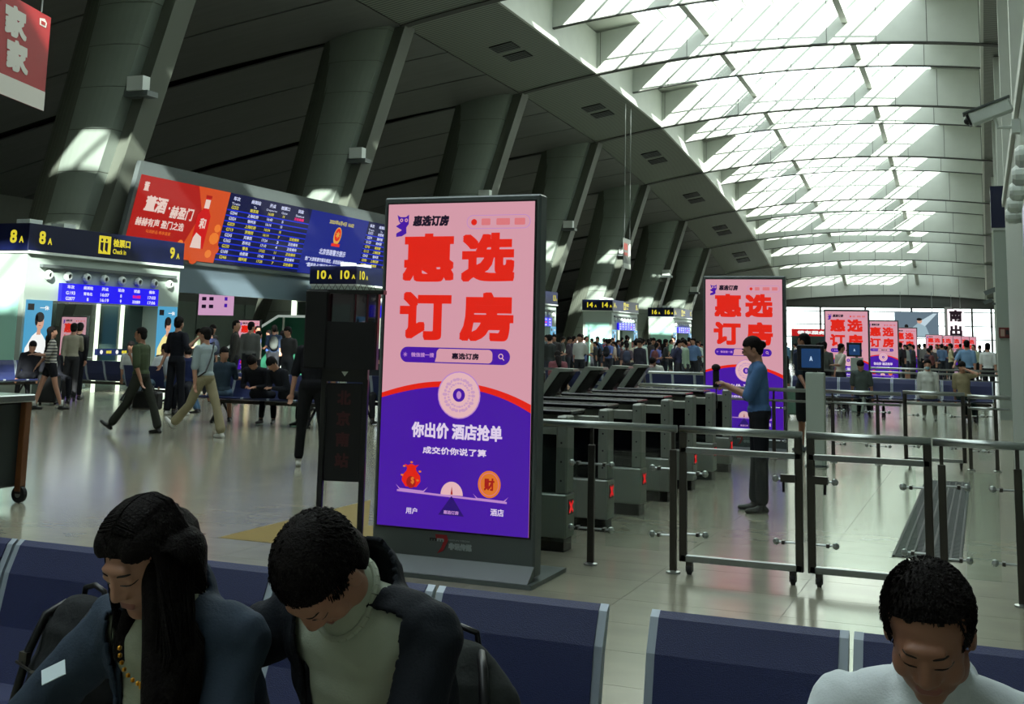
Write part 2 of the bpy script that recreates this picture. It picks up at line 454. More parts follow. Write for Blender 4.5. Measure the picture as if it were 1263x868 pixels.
# --- side ceiling over the gates: long planks falling away to the left
M_PLANK = mat('ceiling_plank_grey', (0.40, 0.41, 0.40), 0.5, grain=0.08, gscale=1.2, stretch=(0.2, 3, 1))
def zside(X, Y): 
    d = XL - X
    return znode(Y) - 0.13*d - 0.0022*d*d
for a in range(len(NY)-1):
    ya, yb = NY[a], NY[a+1]; L = yb-ya
    for k in range(3):
        y0, y1 = ya + L*k/3, ya + L*(k+1)/3
        mb = MB(); X = [XL, -22, -25, -28, -31, -34, -37, -40, -43, -46]; vs = []
        for x in X:
            wide = min(1.0, max(0.0, (XL-x-1.0)/6.0))*0.62
            p0 = y0 + (0.06 if k else 0.06 + wide*0.5); p1 = y1 - (0.06 if k < 2 else 0.06 + wide*0.5)
            vs += [(x, p0, zside(x, p0)), (x, p1, zside(x, p1)), (x, p1, zside(x, p1)+.08), (x, p0, zside(x, p0)+.08)]
        fs = [(4*i+q, 4*i+4+q, 4*i+4+(q+1) % 4, 4*i+(q+1) % 4) for i in range(len(X)-1) for q in range(4)]
        fs += [(0, 1, 2, 3), (4*len(X)-4, 4*len(X)-1, 4*len(X)-2, 4*len(X)-3)]
        mb.add(vs, fs); mb.build('ceiling_plank', M_PLANK, ceiling)
mb = MB()
for a in range(len(NY)-1):
    for (x0, x1) in ((-46.2, -33), (-33, XL-.1)):
        p = [(x0, NY[a]), (x1, NY[a]), (x1, NY[a+1]), (x0, NY[a+1])]
        vs = [(x, y, zside(x, y)+.5) for x, y in p] + [(x, y, zside(x, y)+.7) for x, y in p]
        mb.add(vs, [(0, 1, 2, 3), (7, 6, 5, 4), (0, 4, 5, 1), (1, 5, 6, 2), (2, 6, 7, 3), (3, 7, 4, 0)])
mb.build('roof_deck', M_DECK, ceiling)
mb = MB()                       # bulkhead between side roof and vault
for a in range(len(NY)-1):
    y0, y1 = NY[a], NY[a+1]
    vs = [(XL-.1, y0, znode(y0)), (XL, y0, znode(y0)), (XL, y0, znode(y0)+2.4), (XL-.1, y0, znode(y0)+2.4),
          (XL-.1, y1, znode(y1)), (XL, y1, znode(y1)), (XL, y1, znode(y1)+2.4), (XL-.1, y1, znode(y1)+2.4)]
    mb.add(vs, [(0, 1, 5, 4), (1, 2, 6, 5), (2, 3, 7, 6), (3, 0, 4, 7), (0, 3, 2, 1), (4, 5, 6, 7)])
mb.build('roof_edge', M_RIBLINE, ceiling)

# --- walls
M_WALL = mat('grey_wall_panel', (0.50, 0.52, 0.49), 0.6, grain=0.04, gscale=2)
M_WALLG = mat('pale_green_wall', (0.56, 0.62, 0.57), 0.6)
wl = MB().box(-46.4, -46.1, -11, 108, 0, 9).build('wall_left', M_WALL, kind='structure')
for k in range(14):
    y = 30 + k*5.2
    MB().box(-46.1, -46.02, y, y+5.1, 0.05, 3.4).build('wall_panel', M_WALLG, wl)
wb = MB().box(-46.4, 3.4, -11.3, -11.0, 0, 16).build('wall_back', M_WALL, kind='structure')
wr = MB().box(XR, XR+.3, -11, 105.5, 0, 15).build('wall_right', M_WALL, kind='structure')
for y in (4.0, 16.2, 28.0, 40.0, 52.0, 64.0, 76.0, 88.0):      # pilasters along the right wall
    z1 = zrib(1.0, y)
    MB().box(0.78, XR, y, y+.5, 0, z1).build('pilaster', M_RIB, wr)
    MB().box(1.0, XR, y+.9, y+1.2, 0, z1).build('pilaster', M_RIB, wr)
# far wall: dark lintel over a band of bright windows
YF = 105.5
M_LINTEL = mat('lintel_grey', (0.30, 0.31, 0.29), 0.6)
wf = MB()
wf.box(-46, 3.2, YF, YF+.3, 4.95, 12, M_LINTEL); wf.box(-46, 3.2, YF, YF+.3, 0, 1.0, M_WALL); wf.box(-46, -20, YF, YF+.3, 1.0, 4.95, M_WALL)
wf.box(-2.95, -2.35, YF-.4, YF, 0, 5.0, M_WALL)
wf.box(-17.6, -17.0, YF-.4, YF, 0, 5.0, M_WALL)
wfo = wf.build('wall_far', None, kind='structure')
for n, (x0, x1) in enumerate(((-20, -17.5), (-17, -13.2), (-13.2, -9.4), (-9.4, -5.6), (-5.6, -2.9), (-2.35, -0.8), (-0.8, 0.7), (0.7, 3.2))):
    fm = MB()
    fm.box(x0, x0+.08, YF, YF+.12, 1.0, 4.95); fm.box(x1-.08, x1, YF, YF+.12, 1.0, 4.95)
    fm.box(x0, x1, YF, YF+.12, 1.0, 1.1); fm.box(x0, x1, YF, YF+.12, 4.85, 4.95)
    for z in (2.3, 3.4, 4.55): fm.box(x0, x1, YF+.02, YF+.1, z-.04, z+.04)
    wo = fm.build('window_%d' % (n+1), M_STEELD, kind='structure')
    MB().box(x0+.08, x1-.08, YF+.05, YF+.07, 1.1, 4.85).build('pane', M_GLASS, wo)
# ground outside
MB().box(-90, 60, 106, 200, -0.4, -0.1).build('ground_outside', mat('pale_paving', (0.75, 0.75, 0.72), 0.8), kind='structure')
# ============================================================ COLUMNS (leaning, clad, wider at the top)
M_CLAD = mat('column_cladding', (0.50, 0.54, 0.50), 0.42, 0.15, grain=0.03, gscale=1.5)
M_CHAN = mat('column_channel', (0.34, 0.36, 0.32), 0.5)
def column(Y, label):
    zn = znode(Y)
    t = thing('column', label, 'column', (-24.0, Y, 0), group='leaning columns along the gates')
    wid = lambda z: 1.9 + 0.10*max(0, z-4)
    xr = lambda z: -20.32 - 0.318*(zn-z) + 24.0
    def ring(z, e=0.0):
        x1 = xr(z); W = wid(z); x0 = x1 - W; pts = []
        for i in range(13):                    # bowed front, towards the camera
            u = i/12; x = x0 + (x1-x0)*u
            pts.append((x, -0.15 - 0.50*math.sin(PI*min(1, u*0.86))**0.8 + e, z))
        pts += [(x1, 0.75-e, z), (x0, 0.75-e, z)]
        return pts
    zs = []; z = 0.0
    while z < zn + 0.2:
        zs.append(z); z += 1.18
    zs.append(zn + 0.3)
    for a, b in zip(zs, zs[1:]):
        r0, r1 = ring(a+.012), ring(b-.012); n = len(r0)
        MB().add(r0 + r1, [tuple(reversed(range(n))), tuple(range(n, 2*n))] + [(i, (i+1) % n, n+(i+1) % n, n+i) for i in range(n)]).build('cladding_panel', M_CLAD, t, smooth=False)
    a, b = [(x*0.995, y*0.97, z) for x, y, z in ring(0.01)], [(x*0.995, y*0.97, z) for x, y, z in ring(zn+.2)]
    n = len(a)
    MB().add(a+b, [tuple(reversed(range(n))), tuple(range(n, 2*n))] + [(i, (i+1) % n, n+(i+1) % n, n+i) for i in range(n)]).build('core', M_CHAN, t)
    # recessed channel with a flange on the hall side
    mb = MB()
    for (o0, o1, y0, y1) in ((0.0, 0.42, 0.02, 0.62), (0.42, 0.5, -0.10, 0.70)):
        vs = []
        for z in (0, zn+.1):
            vs += [(xr(z)+o0, y0, z), (xr(z)+o1, y0, z), (xr(z)+o1, y1, z), (xr(z)+o0, y1, z)]
        mb.add(vs, [(0, 3, 2, 1), (4, 5, 6, 7), (0, 1, 5, 4), (1, 2, 6, 5), (2, 3, 7, 6), (3, 0, 4, 7)])
    mb.build('side_channel', M_CHAN, t)
    zf = zn*0.62
    mb = MB(); x = xr(zf)
    mb.box(x-.05, x+.75, -.35, .1, zf-.2, zf-.05, M_GREY); mb.box(x+.1, x+.65, -.45, -.15, zf-.05, zf+.35, M_WHITE)
    mb.build('flood_lamp', None, t)
    return t
for Y, nm in ((25.7, 'nearest leaning column, clad in grey metal, left of the red and blue screens'),
              (38.0, 'leaning grey clad column rising behind the blue departures board'),
              (50.15, 'leaning grey clad column just above the big pink advertising totem'),
              (62.0, 'leaning grey clad column standing right behind the gate 14A box'),
              (72.5, 'leaning grey clad column between the gate 14A and 16A boxes'),
              (82.9, 'leaning grey clad column behind the small hanging grey banner'),
              (91.0, 'farthest leaning grey clad column, left of the second pink totem')):
    column(Y, nm)['group'] = 'leaning clad columns'
column(13.6, 'leaning grey clad column outside the left edge of the picture')

# ============================================================ ADVERTISING TOTEMS
P_PINK = glow('poster_pink', (0.82, 0.595, 0.65)); P_RED = glow('poster_red', (0.86, 0.13, 0.07)); P_PURPLE = glow('poster_purple', (0.27, 0.08, 0.62))
P_DARK = glow('poster_ink', (0.10, 0.06, 0.14)); P_PALE = glow('poster_pale_pink', (0.88, 0.70, 0.72)); P_WHITE = glow('poster_white', (0.86, 0.80, 0.90))
P_ORANGE = glow('poster_gold', (0.84, 0.45, 0.15)); P_BLUR = glow('poster_blurred_red', (0.84, 0.46, 0.48)); P_DPURP = glow('poster_deep_purple', (0.16, 0.05, 0.42))
P_LILAC = glow('poster_lilac', (0.72, 0.52, 0.78)); P_DRED = glow('poster_deep_red', (0.62, 0.10, 0.08)); P_MAUVE = glow('poster_mauve', (0.78, 0.60, 0.74))
KW, KH = 1.19, 2.55
def make_totem():
    t = thing('advertising_totem', 'x', 'advertising totem')
    mb = MB(); mb.box(-KW/2, KW/2, 0, 0.13, 0.05, KH, M_GREY, b=0.012)
    mb.box(-KW/2-.02, KW/2+.02, -0.05, 0.42, 0, 0.045, M_GREY, b=0.01)
    body = MB().box(-KW/2, KW/2, 0, 0.13, 0.045, KH, b=0.012).build('cabinet', mat('totem_grey', (0.33, 0.36, 0.36), 0.38, 0.3), t)
    MB().prism([(-KW/2-.03, -.13), (KW/2+.03, -.13), (KW/2+.03, .55), (-KW/2-.03, .55)], 0, 0.028).build('base_plate', M_GREY, t)
    w2 = MB(); w2.add([(-KW/2, 0, .12), (KW/2, 0, .12), (KW/2, -.12, .03), (-KW/2, -.12, .03), (-KW/2, 0, .028), (KW/2, 0, .028)], [(0, 3, 2, 1), (0, 4, 3), (1, 2, 5), (3, 4, 5, 2)])
    w2.build('sloped_foot', M_GREY, t)
    # the screen: local frame, x right, y up
    SW, SH = 1.11, 2.20; z0 = 0.30
    F = frame((-SW/2, -0.006, z0), (1, 0, 0), (0, 0, 1))
    MB().box(-SW/2-.012, SW/2+.012, -.006, 0.0, z0-.012, z0+SH+.012).build('screen_frame', M_BLACK, t)
    s = MB(); s.box(0, SW, 0, SH, 0, .003, P_PINK, F)
    U = lambda u: u*SW
    V = lambda v: (1-v)*SH
    for nm, vL, vC, vR, m, z in (('r', .597, .555, .615, P_RED, .004), ('p', .612, .572, .64, P_PURPLE, .0046)):
        pts = [(0, 0), (SW, 0)]
        for i in range(21):
            u = 1 - i/20
            base = vL*(1-u) + vR*u
            v = base - (base - vC)*(1 - (2*u-0.9)**2 / (1.21 if u > .45 else .81))
            pts.append((U(u), V(min(v, base+.02))))
        poly(s, F, pts, z, m)
    disc(s, F, U(.53), V(.595), .158, .158, .0052, P_LILAC); disc(s, F, U(.53), V(.595), .150, .150, .0056, P_PALE)
    for i in range(26):
        a = 2*PI*i/26
        for r, q in ((.105, .014), (.078, .009)):
            disc(s, F, U(.53)+r*math.cos(a+r*9), V(.595)+r*math.sin(a+r*9), q*(1+.5*math.sin(i*2.3)), q*.8, .006, P_MAUVE, 6)
    disc(s, F, U(.53), V(.595), .045, .045, .0064, P_PURPLE); disc(s, F, U(.53), V(.595), .018, .026, .0068, P_LILAC)
    s.build('screen', None, t)
    g = MB()
    B = .010
    write(g, '惠', F, U(.295), V(.172), .395, .335, P_RED, .017, z=.008); write(g, '选', F, U(.70), V(.172), .395, .335, P_RED, .017, z=.008)
    write(g, '订', F, U(.285), V(.355), .395, .33, P_RED, .017, z=.008); write(g, '房', F, U(.70), V(.355), .395, .33, P_RED, .017, z=.008)
    write(g, '惠选订房', F, U(.305), V(.055), .275, .075, P_DARK, .004, slant=.15, z=.008)
    write(g, '你出价 酒店抢单', F, U(.52), V(.705), .67, .105, P_WHITE, .0038, z=.008)
    write(g, '成交价你说了算', F, U(.51), V(.765), .47, .048, P_WHITE, .0015, z=.008)
    write(g, '用户', F, U(.235), V(.95), .085, .042, P_WHITE, .0008, z=.008); write(g, '酒店', F, U(.80), V(.935), .095, .046, P_WHITE, .0010, z=.008)
    g.build('lettering', None, t, kind='stuff')
    d = MB()
    # owl mark
    ox, oy = U(.115), V(.062)
    poly(d, F, [(ox-.055, oy+.06), (ox-.03, oy+.045), (ox+.012, oy+.045), (ox+.036, oy+.062), (ox+.036, oy-.005), (ox+.012, oy-.035), (ox-.02, oy-.05), (ox-.06, oy-.07), (ox-.03, oy-.08), (ox-.06, oy-.095), (ox-.015, oy-.09), (ox+.02, oy-.07), (ox+.0, oy-.055), (ox-.04, oy-.035), (ox-.065, oy-.02), (ox-.03, oy+.0), (ox-.045, oy+.02)][::-1], .005, P_PURPLE)
    for dx in (-.022, .016):
        disc(d, F, ox+dx, oy+.022, .013, .013, .0056, P_PINK, 12); disc(d, F, ox+dx, oy+.022, .006, .006, .006, P_PURPLE, 8)
    # blurred telephone pill
    rrect(d, F, U(.55), U(.975), V(.083), V(.04), .005, P_LILAC); rrect(d, F, U(.554), U(.971), V(.0812), V(.0418), .0055, P_PINK)
    disc(d, F, U(.60), V(.062), .022, .022, .006, P_RED, 14)
    for u0, u1 in ((.65, .71), (.75, .84), (.87, .94)): rrect(d, F, U(u0), U(u1), V(.072), V(.051), .006, P_BLUR, .008)
    # search pill
    rrect(d, F, U(.12), U(.86), V(.50), V(.452), .005, P_PURPLE); rrect(d, F, U(.37), U(.745), V(.4965), V(.4555), .0056, P_PINK, .03)
    poly(d, F, [(U(.36), V(.4965)), (U(.40), V(.4965)), (U(.40), V(.4555)), (U(.385), V(.4555))][::1], .0054, P_PINK)
    write(d, '惠选订房', F, U(.565), V(.477), .20, .042, P_DARK, .002, z=.006)
    write(d, '微信搜一搜', F, U(.275), V(.476), .175, .030, P_LILAC, .001, z=.006)
    for k in range(6):
        a = k*PI/3+.3; d.box(0, .016, -.002, .002, .006, .0065, P_LILAC, F @ Matrix.Translation((U(.155), V(.476), 0)) @ Matrix.Rotation(a, 4, 'Z'))
    disc(d, F, U(.80), V(.474), .018, .018, .006, P_PALE, 14); disc(d, F, U(.80), V(.474), .012, .012, .0064, P_PURPLE, 14)
    d.box(0, .018, -.003, .003, .006, .0066, P_PALE, F @ Matrix.Translation((U(.81), V(.480), 0)) @ Matrix.Rotation(-PI/4, 4, 'Z'))
    # balance picture
    T = lambda u: .885 - .0*u
    poly(d, F, [(U(.13), V(.895)), (U(.86), V(.908)), (U(.86), V(.902)), (U(.13), V(.889))], .0056, P_LILAC)
    for u0, u1, v in ((.12, .34, .885), (.64, .87, .897)):
        poly(d, F, [(U(u0), V(v-.012)), (U(u0+.03), V(v)), (U(u1-.03), V(v+.003)), (U(u1), V(v-.009)), (U(u1-.03), V(v+.009)), (U(u0+.03), V(v+.006))], .006, P_LILAC)
    disc(d, F, U(.50), V(.895), .082, .088, .0052, P_PALE, 20, 0, PI)
    poly(d, F, [(U(.50)-.008, V(.893)), (U(.50)+.008, V(.893)), (U(.50), V(.868))], .006, P_DRED)
    poly(d, F, [(U(.415), V(.955)), (U(.585), V(.955)), (U(.50), V(.897))], .0060, P_DPURP)
    write(d, '惠选订房', F, U(.50), V(.946), .11, .024, P_LILAC, .001, z=.0066)
    # lucky bag and gold coin
    poly(d, F, [(U(.225)+x*.075, V(.845)+y*.075) for x, y in ((-.55, -1), (.55, -1), (.95, -.5), (.9, 0), (.5, .45), (.45, .7), (.75, 1.0), (.35, .9), (0, 1.05), (-.35, .9), (-.7, 1.0), (-.45, .65), (-.5, .4), (-.9, 0), (-.95, -.5))], .0064, P_RED)
    disc(d, F, U(.225), V(.865), .035, .04, .0068, P_DRED, 16); write(d, '$', F, U(.235), V(.86), .026, .05, P_ORANGE, .002, z=.007)
    for x, y in ((-.07, .0), (.065, .03), (-.055, .06), (.05, -.03), (.0, .088)): disc(d, F, U(.225)+x, V(.845)+y, .011, .007, .007, P_ORANGE, 8)
    disc(d, F, U(.745), V(.855), .082, .088, .0064, P_ORANGE); disc(d, F, U(.745), V(.855), .070, .076, .0068, P_BLUR); disc(d, F, U(.745), V(.855), .064, .07, .007, P_ORANGE)
    write(d, '财', F, U(.745), V(.855), .075, .08, P_DRED, .003, z=.0074)
    write(d, '出价买房更省心', F, U(.235), V(.918), .15, .024, P_RED, .001); write(d, '接单卖房更省力', F, U(.76), V(.917), .155, .024, P_RED, .001)
    d.build('poster_art', None, t)
    lg = MB(); FL = frame((0, -.002, .035), (1, 0, 0), (0, 0, 1))
    m_r = mat('logo_red', (0.55, 0.10, 0.12), 0.5); m_w = mat('logo_grey', (0.56, 0.60, 0.60), 0.5); m_k = mat('logo_black', (0.08, 0.08, 0.08), 0.5)
    poly(lg, FL, [(-.115, .235), (-.03, .235), (-.02, .20), (-.055, .13), (-.10, .11), (-.07, .15), (-.05, .205), (-.11, .205)][::-1], .001, m_r)
    write(lg, 'm', FL, -.13, .20, .05, .02, m_k, .002); write(lg, 'm', FL, -.075, .20, .05, .02, m_w, .002, z=.003)
    write(lg, '非讯传媒', FL, .07, .165, .17, .045, m_w, .003, z=.003); write(lg, 'FEIXUN MEDIA', FL, .06, .205, .16, .010, m_w)
    lg.build('maker_logo', None, t)
    return t
tot = make_totem()
tot.location = (-3.335, 7.30, 0)
tot['label'] = 'nearest and largest pink and purple advertising totem on the floor'
tot['group'] = 'pink lit advertising totems'
TOT = [((-3.21, 17.0), 'pink and purple advertising totem behind the guard in blue'),
       ((-3.42, 32.8), 'pink advertising totem right of the man in navy shirt'),
       ((-3.48, 45.5), 'pink advertising totem, third of the receding row, above the glass barrier'),
       ((-3.62, 61.5), 'pink advertising totem, fourth of the receding row, left of the hanging poster'),
       ((-3.40, 93.0), 'far pink advertising totem left of the south exit sign'),
       ((-2.70, 95.5), 'far pink advertising totem partly behind its left neighbour under the south exit sign'),
       ((-2.15, 98.0), 'tiny far pink advertising totem just below the south exit sign'),
       ((-1.60, 100.5), 'tiny pink totem, rightmost but one under the south exit sign'),
       ((-1.10, 103.0), 'tiny pink totem, rightmost under the south exit sign'),
       ((-22.45, 24.62, .75), 'smaller pink advertising totem seen through the gate 9A opening'),
       ((-24.75, 36.0, .80), 'smaller pink advertising totem beside the green glass escalator side'),
       ((-24.6, 76.0), 'small far pink totem in front of the gate 14A box'),
       ((-23.4, 84.0), 'small far pink totem between the gate 14A and 16A boxes'),
       ((-22.4, 90.0), 'small far pink totem in front of the gate 16A box'),
       ((-17.6, 97.0), 'small far pink totem at the left edge of the second totem')]
for p_, lb in TOT:
    o = copy_tree(tot, label=lb, loc=(p_[0], p_[1], 0))
    if len(p_) > 2: o.scale = (p_[2],)*3

# ============================================================ BIG DISPLAY WITH ADVERT, DEPARTURES AND POLICE NOTICE
BX0, BX1 = -20.30, -19.78
B_BLUE = glow('board_blue', (0.07, 0.12, 0.50)); B_DK = glow('board_dark_blue', (0.04, 0.06, 0.24)); B_LN = glow('board_row_blue', (0.06, 0.16, 0.85)); B_TX = glow('board_text', (0.78, 0.80, 0.92))
B_YL = glow('board_yellow', (0.80, 0.76, 0.30)); B_MG = glow('board_magenta', (0.90, 0.10, 0.45)); B_AD = glow('advert_red', (0.66, 0.09, 0.07)); B_OR = glow('advert_orange', (0.80, 0.30, 0.12))
B_AW = glow('advert_cream', (0.88, 0.78, 0.74)); B_OL = glow('advert_glow', (0.90, 0.48, 0.18))
t = thing('display_board', 'long grey framed display with red liquor advert and blue departures screens', 'display board', (-22.33, 25.96, -.158))
t.scale = (1.10, 1.10, 1.10)
def bp_(y, z, out=0.0):       # a point on the leaning face; y from the left end, z height
    return (0.52*(z-3.45)/2.25 + out, y, z)
L = 19.0
mb = MB(); vs = [bp_(0, 3.40), bp_(L, 3.40), bp_(L, 5.85), bp_(0, 5.85)]; vs += [(x-.14, y, z+.0) for x, y, z in vs]
mb.add(vs, [(0, 1, 2, 3), (7, 6, 5, 4), (0, 4, 5, 1), (1, 5, 6, 2), (2, 6, 7, 3), (3, 7, 4, 0)])
mb.build('housing', M_GREY, t)
MB().box(-.22, -.12, .3, L, 2.62, 3.42).build('lower_panel', mat('blue_grey_panel', (0.42, 0.48, 0.52), 0.3, 0.3), t)
MB().box(-.30, -.10, .4, .6, .15, 2.7).build('support', M_GREY, t); MB().box(-.30, -.10, L-.7, L-.5, .15, 2.7).build('support', M_GREY, t)
slope = Vector((0.52, 0, 2.25)).normalized()
FB = frame((0.012, 0, 3.45), (0, 1, 0), slope)
HH = 2.2
ad = MB(); ad.box(.12, 3.95, .06, 2.12, 0, .004, B_AD, FB)
poly(ad, FB, [(2.2, .06), (3.95, .06), (3.95, 2.12), (2.5, 2.12), (2.9, 1.4)], .006, B_OR)
for k, (x, y, r) in enumerate([(2.1, .3, .14), (2.3, .5, .12), (2.45, .22, .16), (3.7, .75, .22), (3.85, .45, .2), (3.6, .3, .15), (2.0, .16, .1), (3.75, 1.05, .15), (3.0, .12, .2)]):
    disc(ad, FB, x, y, r, r*.8, .008 + k*.0006, B_OL if k % 2 else B_OR, 9)
poly(ad, FB, [(2.72, .42), (3.30, .42), (3.30, 1.35), (3.16, 1.52), (3.14, 1.86), (2.92, 1.86), (2.90, 1.52), (2.72, 1.35)], .016, glow('bottle_red', (0.78, 0.06, 0.07)))
poly(ad, FB, [(2.72, .42), (3.2, .42), (3.1, .75), (2.85, .85), (2.76, .7)], .018, B_AW); ad.box(2.92, 3.14, 1.55, 1.8, .016, .018, B_AW, FB); ad.box(2.9, 3.16, 1.84, 1.92, .016, .02, B_AD, FB)
write(ad, '董酒', FB, .95, 1.42, .85, .42, B_AW, .016, z=.01, slant=.1); write(ad, '赫盈门', FB, 2.06, 1.30, .95, .34, B_AW, .01, z=.01, slant=.1); disc(ad, FB, 1.5, 1.38, .035, .035, .01, B_AW, 8)
write(ad, '赫赫有声 盈门之选', FB, 1.3, .93, 1.95, .22, B_AW, .006, z=.01); write(ad, '董', FB, .42, 1.85, .2, .24, B_AW, .006, z=.01)
write(ad, '勾调新品 畅享盛宴', FB, 1.3, .70, 1.0, .09, B_OL, z=.01); write(ad, '和', FB, 3.02, 1.12, .28, .3, B_AW, .01, z=.02)
write(ad, '国密配方 关注公众号', FB, 1.5, .25, .8, .08, B_AW, z=.01)
ad.build('advert_screen', None, t)
def dep(x0, x1, seed, rows=10, two=True):
    rnd = random.Random(seed); s = MB(); s.box(x0, x1, .06, 2.12, 0, .004, B_DK, FB)
    Wd = x1 - x0; cols = [.08, .30, .50, .66, .86] if two else [.12, .42, .75]
    heads = ['车次', '终到站', '开点', '检票口', '状态'] if two else ['车次', '终到站', '开点']
    sub = ['Train', 'To', 'Departs', 'Gate', 'Status'] if two else ['Train', 'To', 'Departs']
    for c, h, q in zip(cols, heads, sub):
        write(s, h, FB, x0+Wd*c, 1.98, .16*len(h), .12, B_TX, .005, z=.008); write(s, q, FB, x0+Wd*c, 1.83, .08*len(q), .07, B_TX, .001, z=.008)
    dest = ['杭州西', '上海虹桥', '青岛', '南京南', '济南西', '合肥南', '上海虹桥', '天津西', '福州南', '徐州东', '苏州北']
    for r in range(rows):
        y = 1.70 - r*(1.62/rows)
        s.box(x0, x1, y-.085, y-.05, .004, .0055, B_LN, FB)
        col = (B_TX, B_YL)[rnd.random() < .45]
        write(s, 'G%d' % rnd.randint(103, 2660), FB, x0+Wd*cols[0], y+.02, .34, .095, col, .003, z=.008)
        d = dest[(r*3+seed) % len(dest)]; write(s, d, FB, x0+Wd*cols[1], y+.02, .14*len(d), .105, col, .004, z=.008)
        write(s, '1%d:%02d' % (6 + r // 5, rnd.randint(0, 59)), FB, x0+Wd*cols[2], y+.02, .30, .085, col, .003, z=.008)
        if two:
            write(s, '%d' % rnd.randint(3, 19), FB, x0+Wd*cols[3], y+.02, .10, .085, col, .003, z=.008)
            if r == 0: write(s, '正在检票', FB, x0+Wd*cols[4], y+.02, .55, .09, B_MG, .006, z=.008)
            elif r > 3: write(s, '正在候车', FB, x0+Wd*cols[4], y+.02, .55, .1, col, .004, z=.008)
    return s
dep(3.97, 8.35, 3).build('departures_screen', None, t)
s = MB(); s.box(8.35, 12.1, .06, 2.12, 0, .004, B_BLUE, FB)
write(s, '2025年6月4日 16:02', FB, 10.35, 1.86, 1.6, .15, B_YL, .004, z=.008)
m1 = glow('emblem_red', (0.85, 0.16, 0.08)); m2 = glow('emblem_gold', (0.85, 0.62, 0.25))
disc(s, FB, 10.25, 1.42, .24, .30, .008, m2, 16); disc(s, FB, 10.25, 1.46, .19, .22, .010, m1, 16); s.box(9.98, 10.52, 1.06, 1.16, .008, .011, m1, FB); write(s, '*', FB, 10.25, 1.46, .22, .22, m2, .01, z=.012)
write(s, '北京铁路警方提示', FB, 10.2, .84, 1.7, .20, B_TX, .006, z=.008)
write(s, '请广大旅客遵守乘车规定，自觉抵制强占他人座位', FB, 10.2, .55, 3.2, .14, B_TX, .004, z=.008); write(s, '“霸座抢占”等行为将依法依规处理。', FB, 10.1, .36, 2.7, .14, B_TX, .004, z=.008)
s.build('notice_screen', None, t)
dep(12.1, 14.6, 5, two=False).build('departures_screen', None, t)
dep(14.6, 18.9, 8).build('departures_screen', None, t)

# ============================================================ TICKET GATE BOXES
G_YEL = glow('sign_yellow', (0.86, 0.80, 0.20)); G_LED = glow('led_blue', (0.13, 0.08, 0.95)); G_LT = glow('led_text', (0.85, 0.85, 1.0))
G_LIGHT = mat('lit_opal_strip', (0.92, 1.0, 0.88), 0.4, emit=1.6)
G_WALL = mat('gate_white_panel', (0.60, 0.65, 0.61), 0.5); G_GLS = mat('gate_green_glass', (0.62, 0.82, 0.76), 0.2, coat=0.3)
G_DARKG = mat('gate_smoked_glass', (0.20, 0.25, 0.22), 0.12, coat=0.4)
G_PLIGHT = glow('poster_sky', (0.30, 0.62, 0.78)); G_SKIN = glow('poster_skin', (0.82, 0.62, 0.52)); G_HAIR = glow('poster_hair', (0.08, 0.07, 0.07)); G_SHW = glow('poster_shirt_white', (0.95, 0.96, 0.95)); G_SHY = glow('poster_shirt_cream', (0.95, 0.90, 0.60))
def poster(parent, F, w_, h_, shirt, nm='wall_poster'):
    p = MB(); p.box(0, w_, 0, h_, 0, .02, G_PLIGHT, F)
    poly(p, F, [(w_*.02, 0), (w_*.98, 0), (w_*.95, h_*.28), (w_*.72, h_*.44), (w_*.60, h_*.50), (w_*.45, h_*.50), (w_*.30, h_*.44), (w_*.06, h_*.25)], .022, shirt)
    poly(p, F, [(w_*.46, h_*.46), (w_*.62, h_*.46), (w_*.60, h_*.56), (w_*.48, h_*.56)], .023, G_SKIN)
    disc(p, F, w_*.56, h_*.66, w_*.15, h_*.125, .024, G_SKIN, 18); disc(p, F, w_*.54, h_*.735, w_*.17, h_*.08, .026, G_HAIR, 18); disc(p, F, w_*.42, h_*.69, w_*.06, h_*.09, .026, G_HAIR, 12)
    p.box(w_*.46, w_*.53, h_*.665, h_*.675, .026, .027, G_HAIR, F); p.box(w_*.59, w_*.66, h_*.665, h_*.675, .026, .027, G_HAIR, F); p.box(w_*.52, w_*.60, h_*.60, h_*.608, .026, .027, P_DRED, F)
    p.box(w_*.06, w_*.30, h_*.84, h_*.94, .022, .024, G_HAIR, F); write(p, '一休', F, w_*.70, h_*.88, w_*.35, h_*.07, G_SHW, .004, z=.024)
    p.build(nm, None, parent)
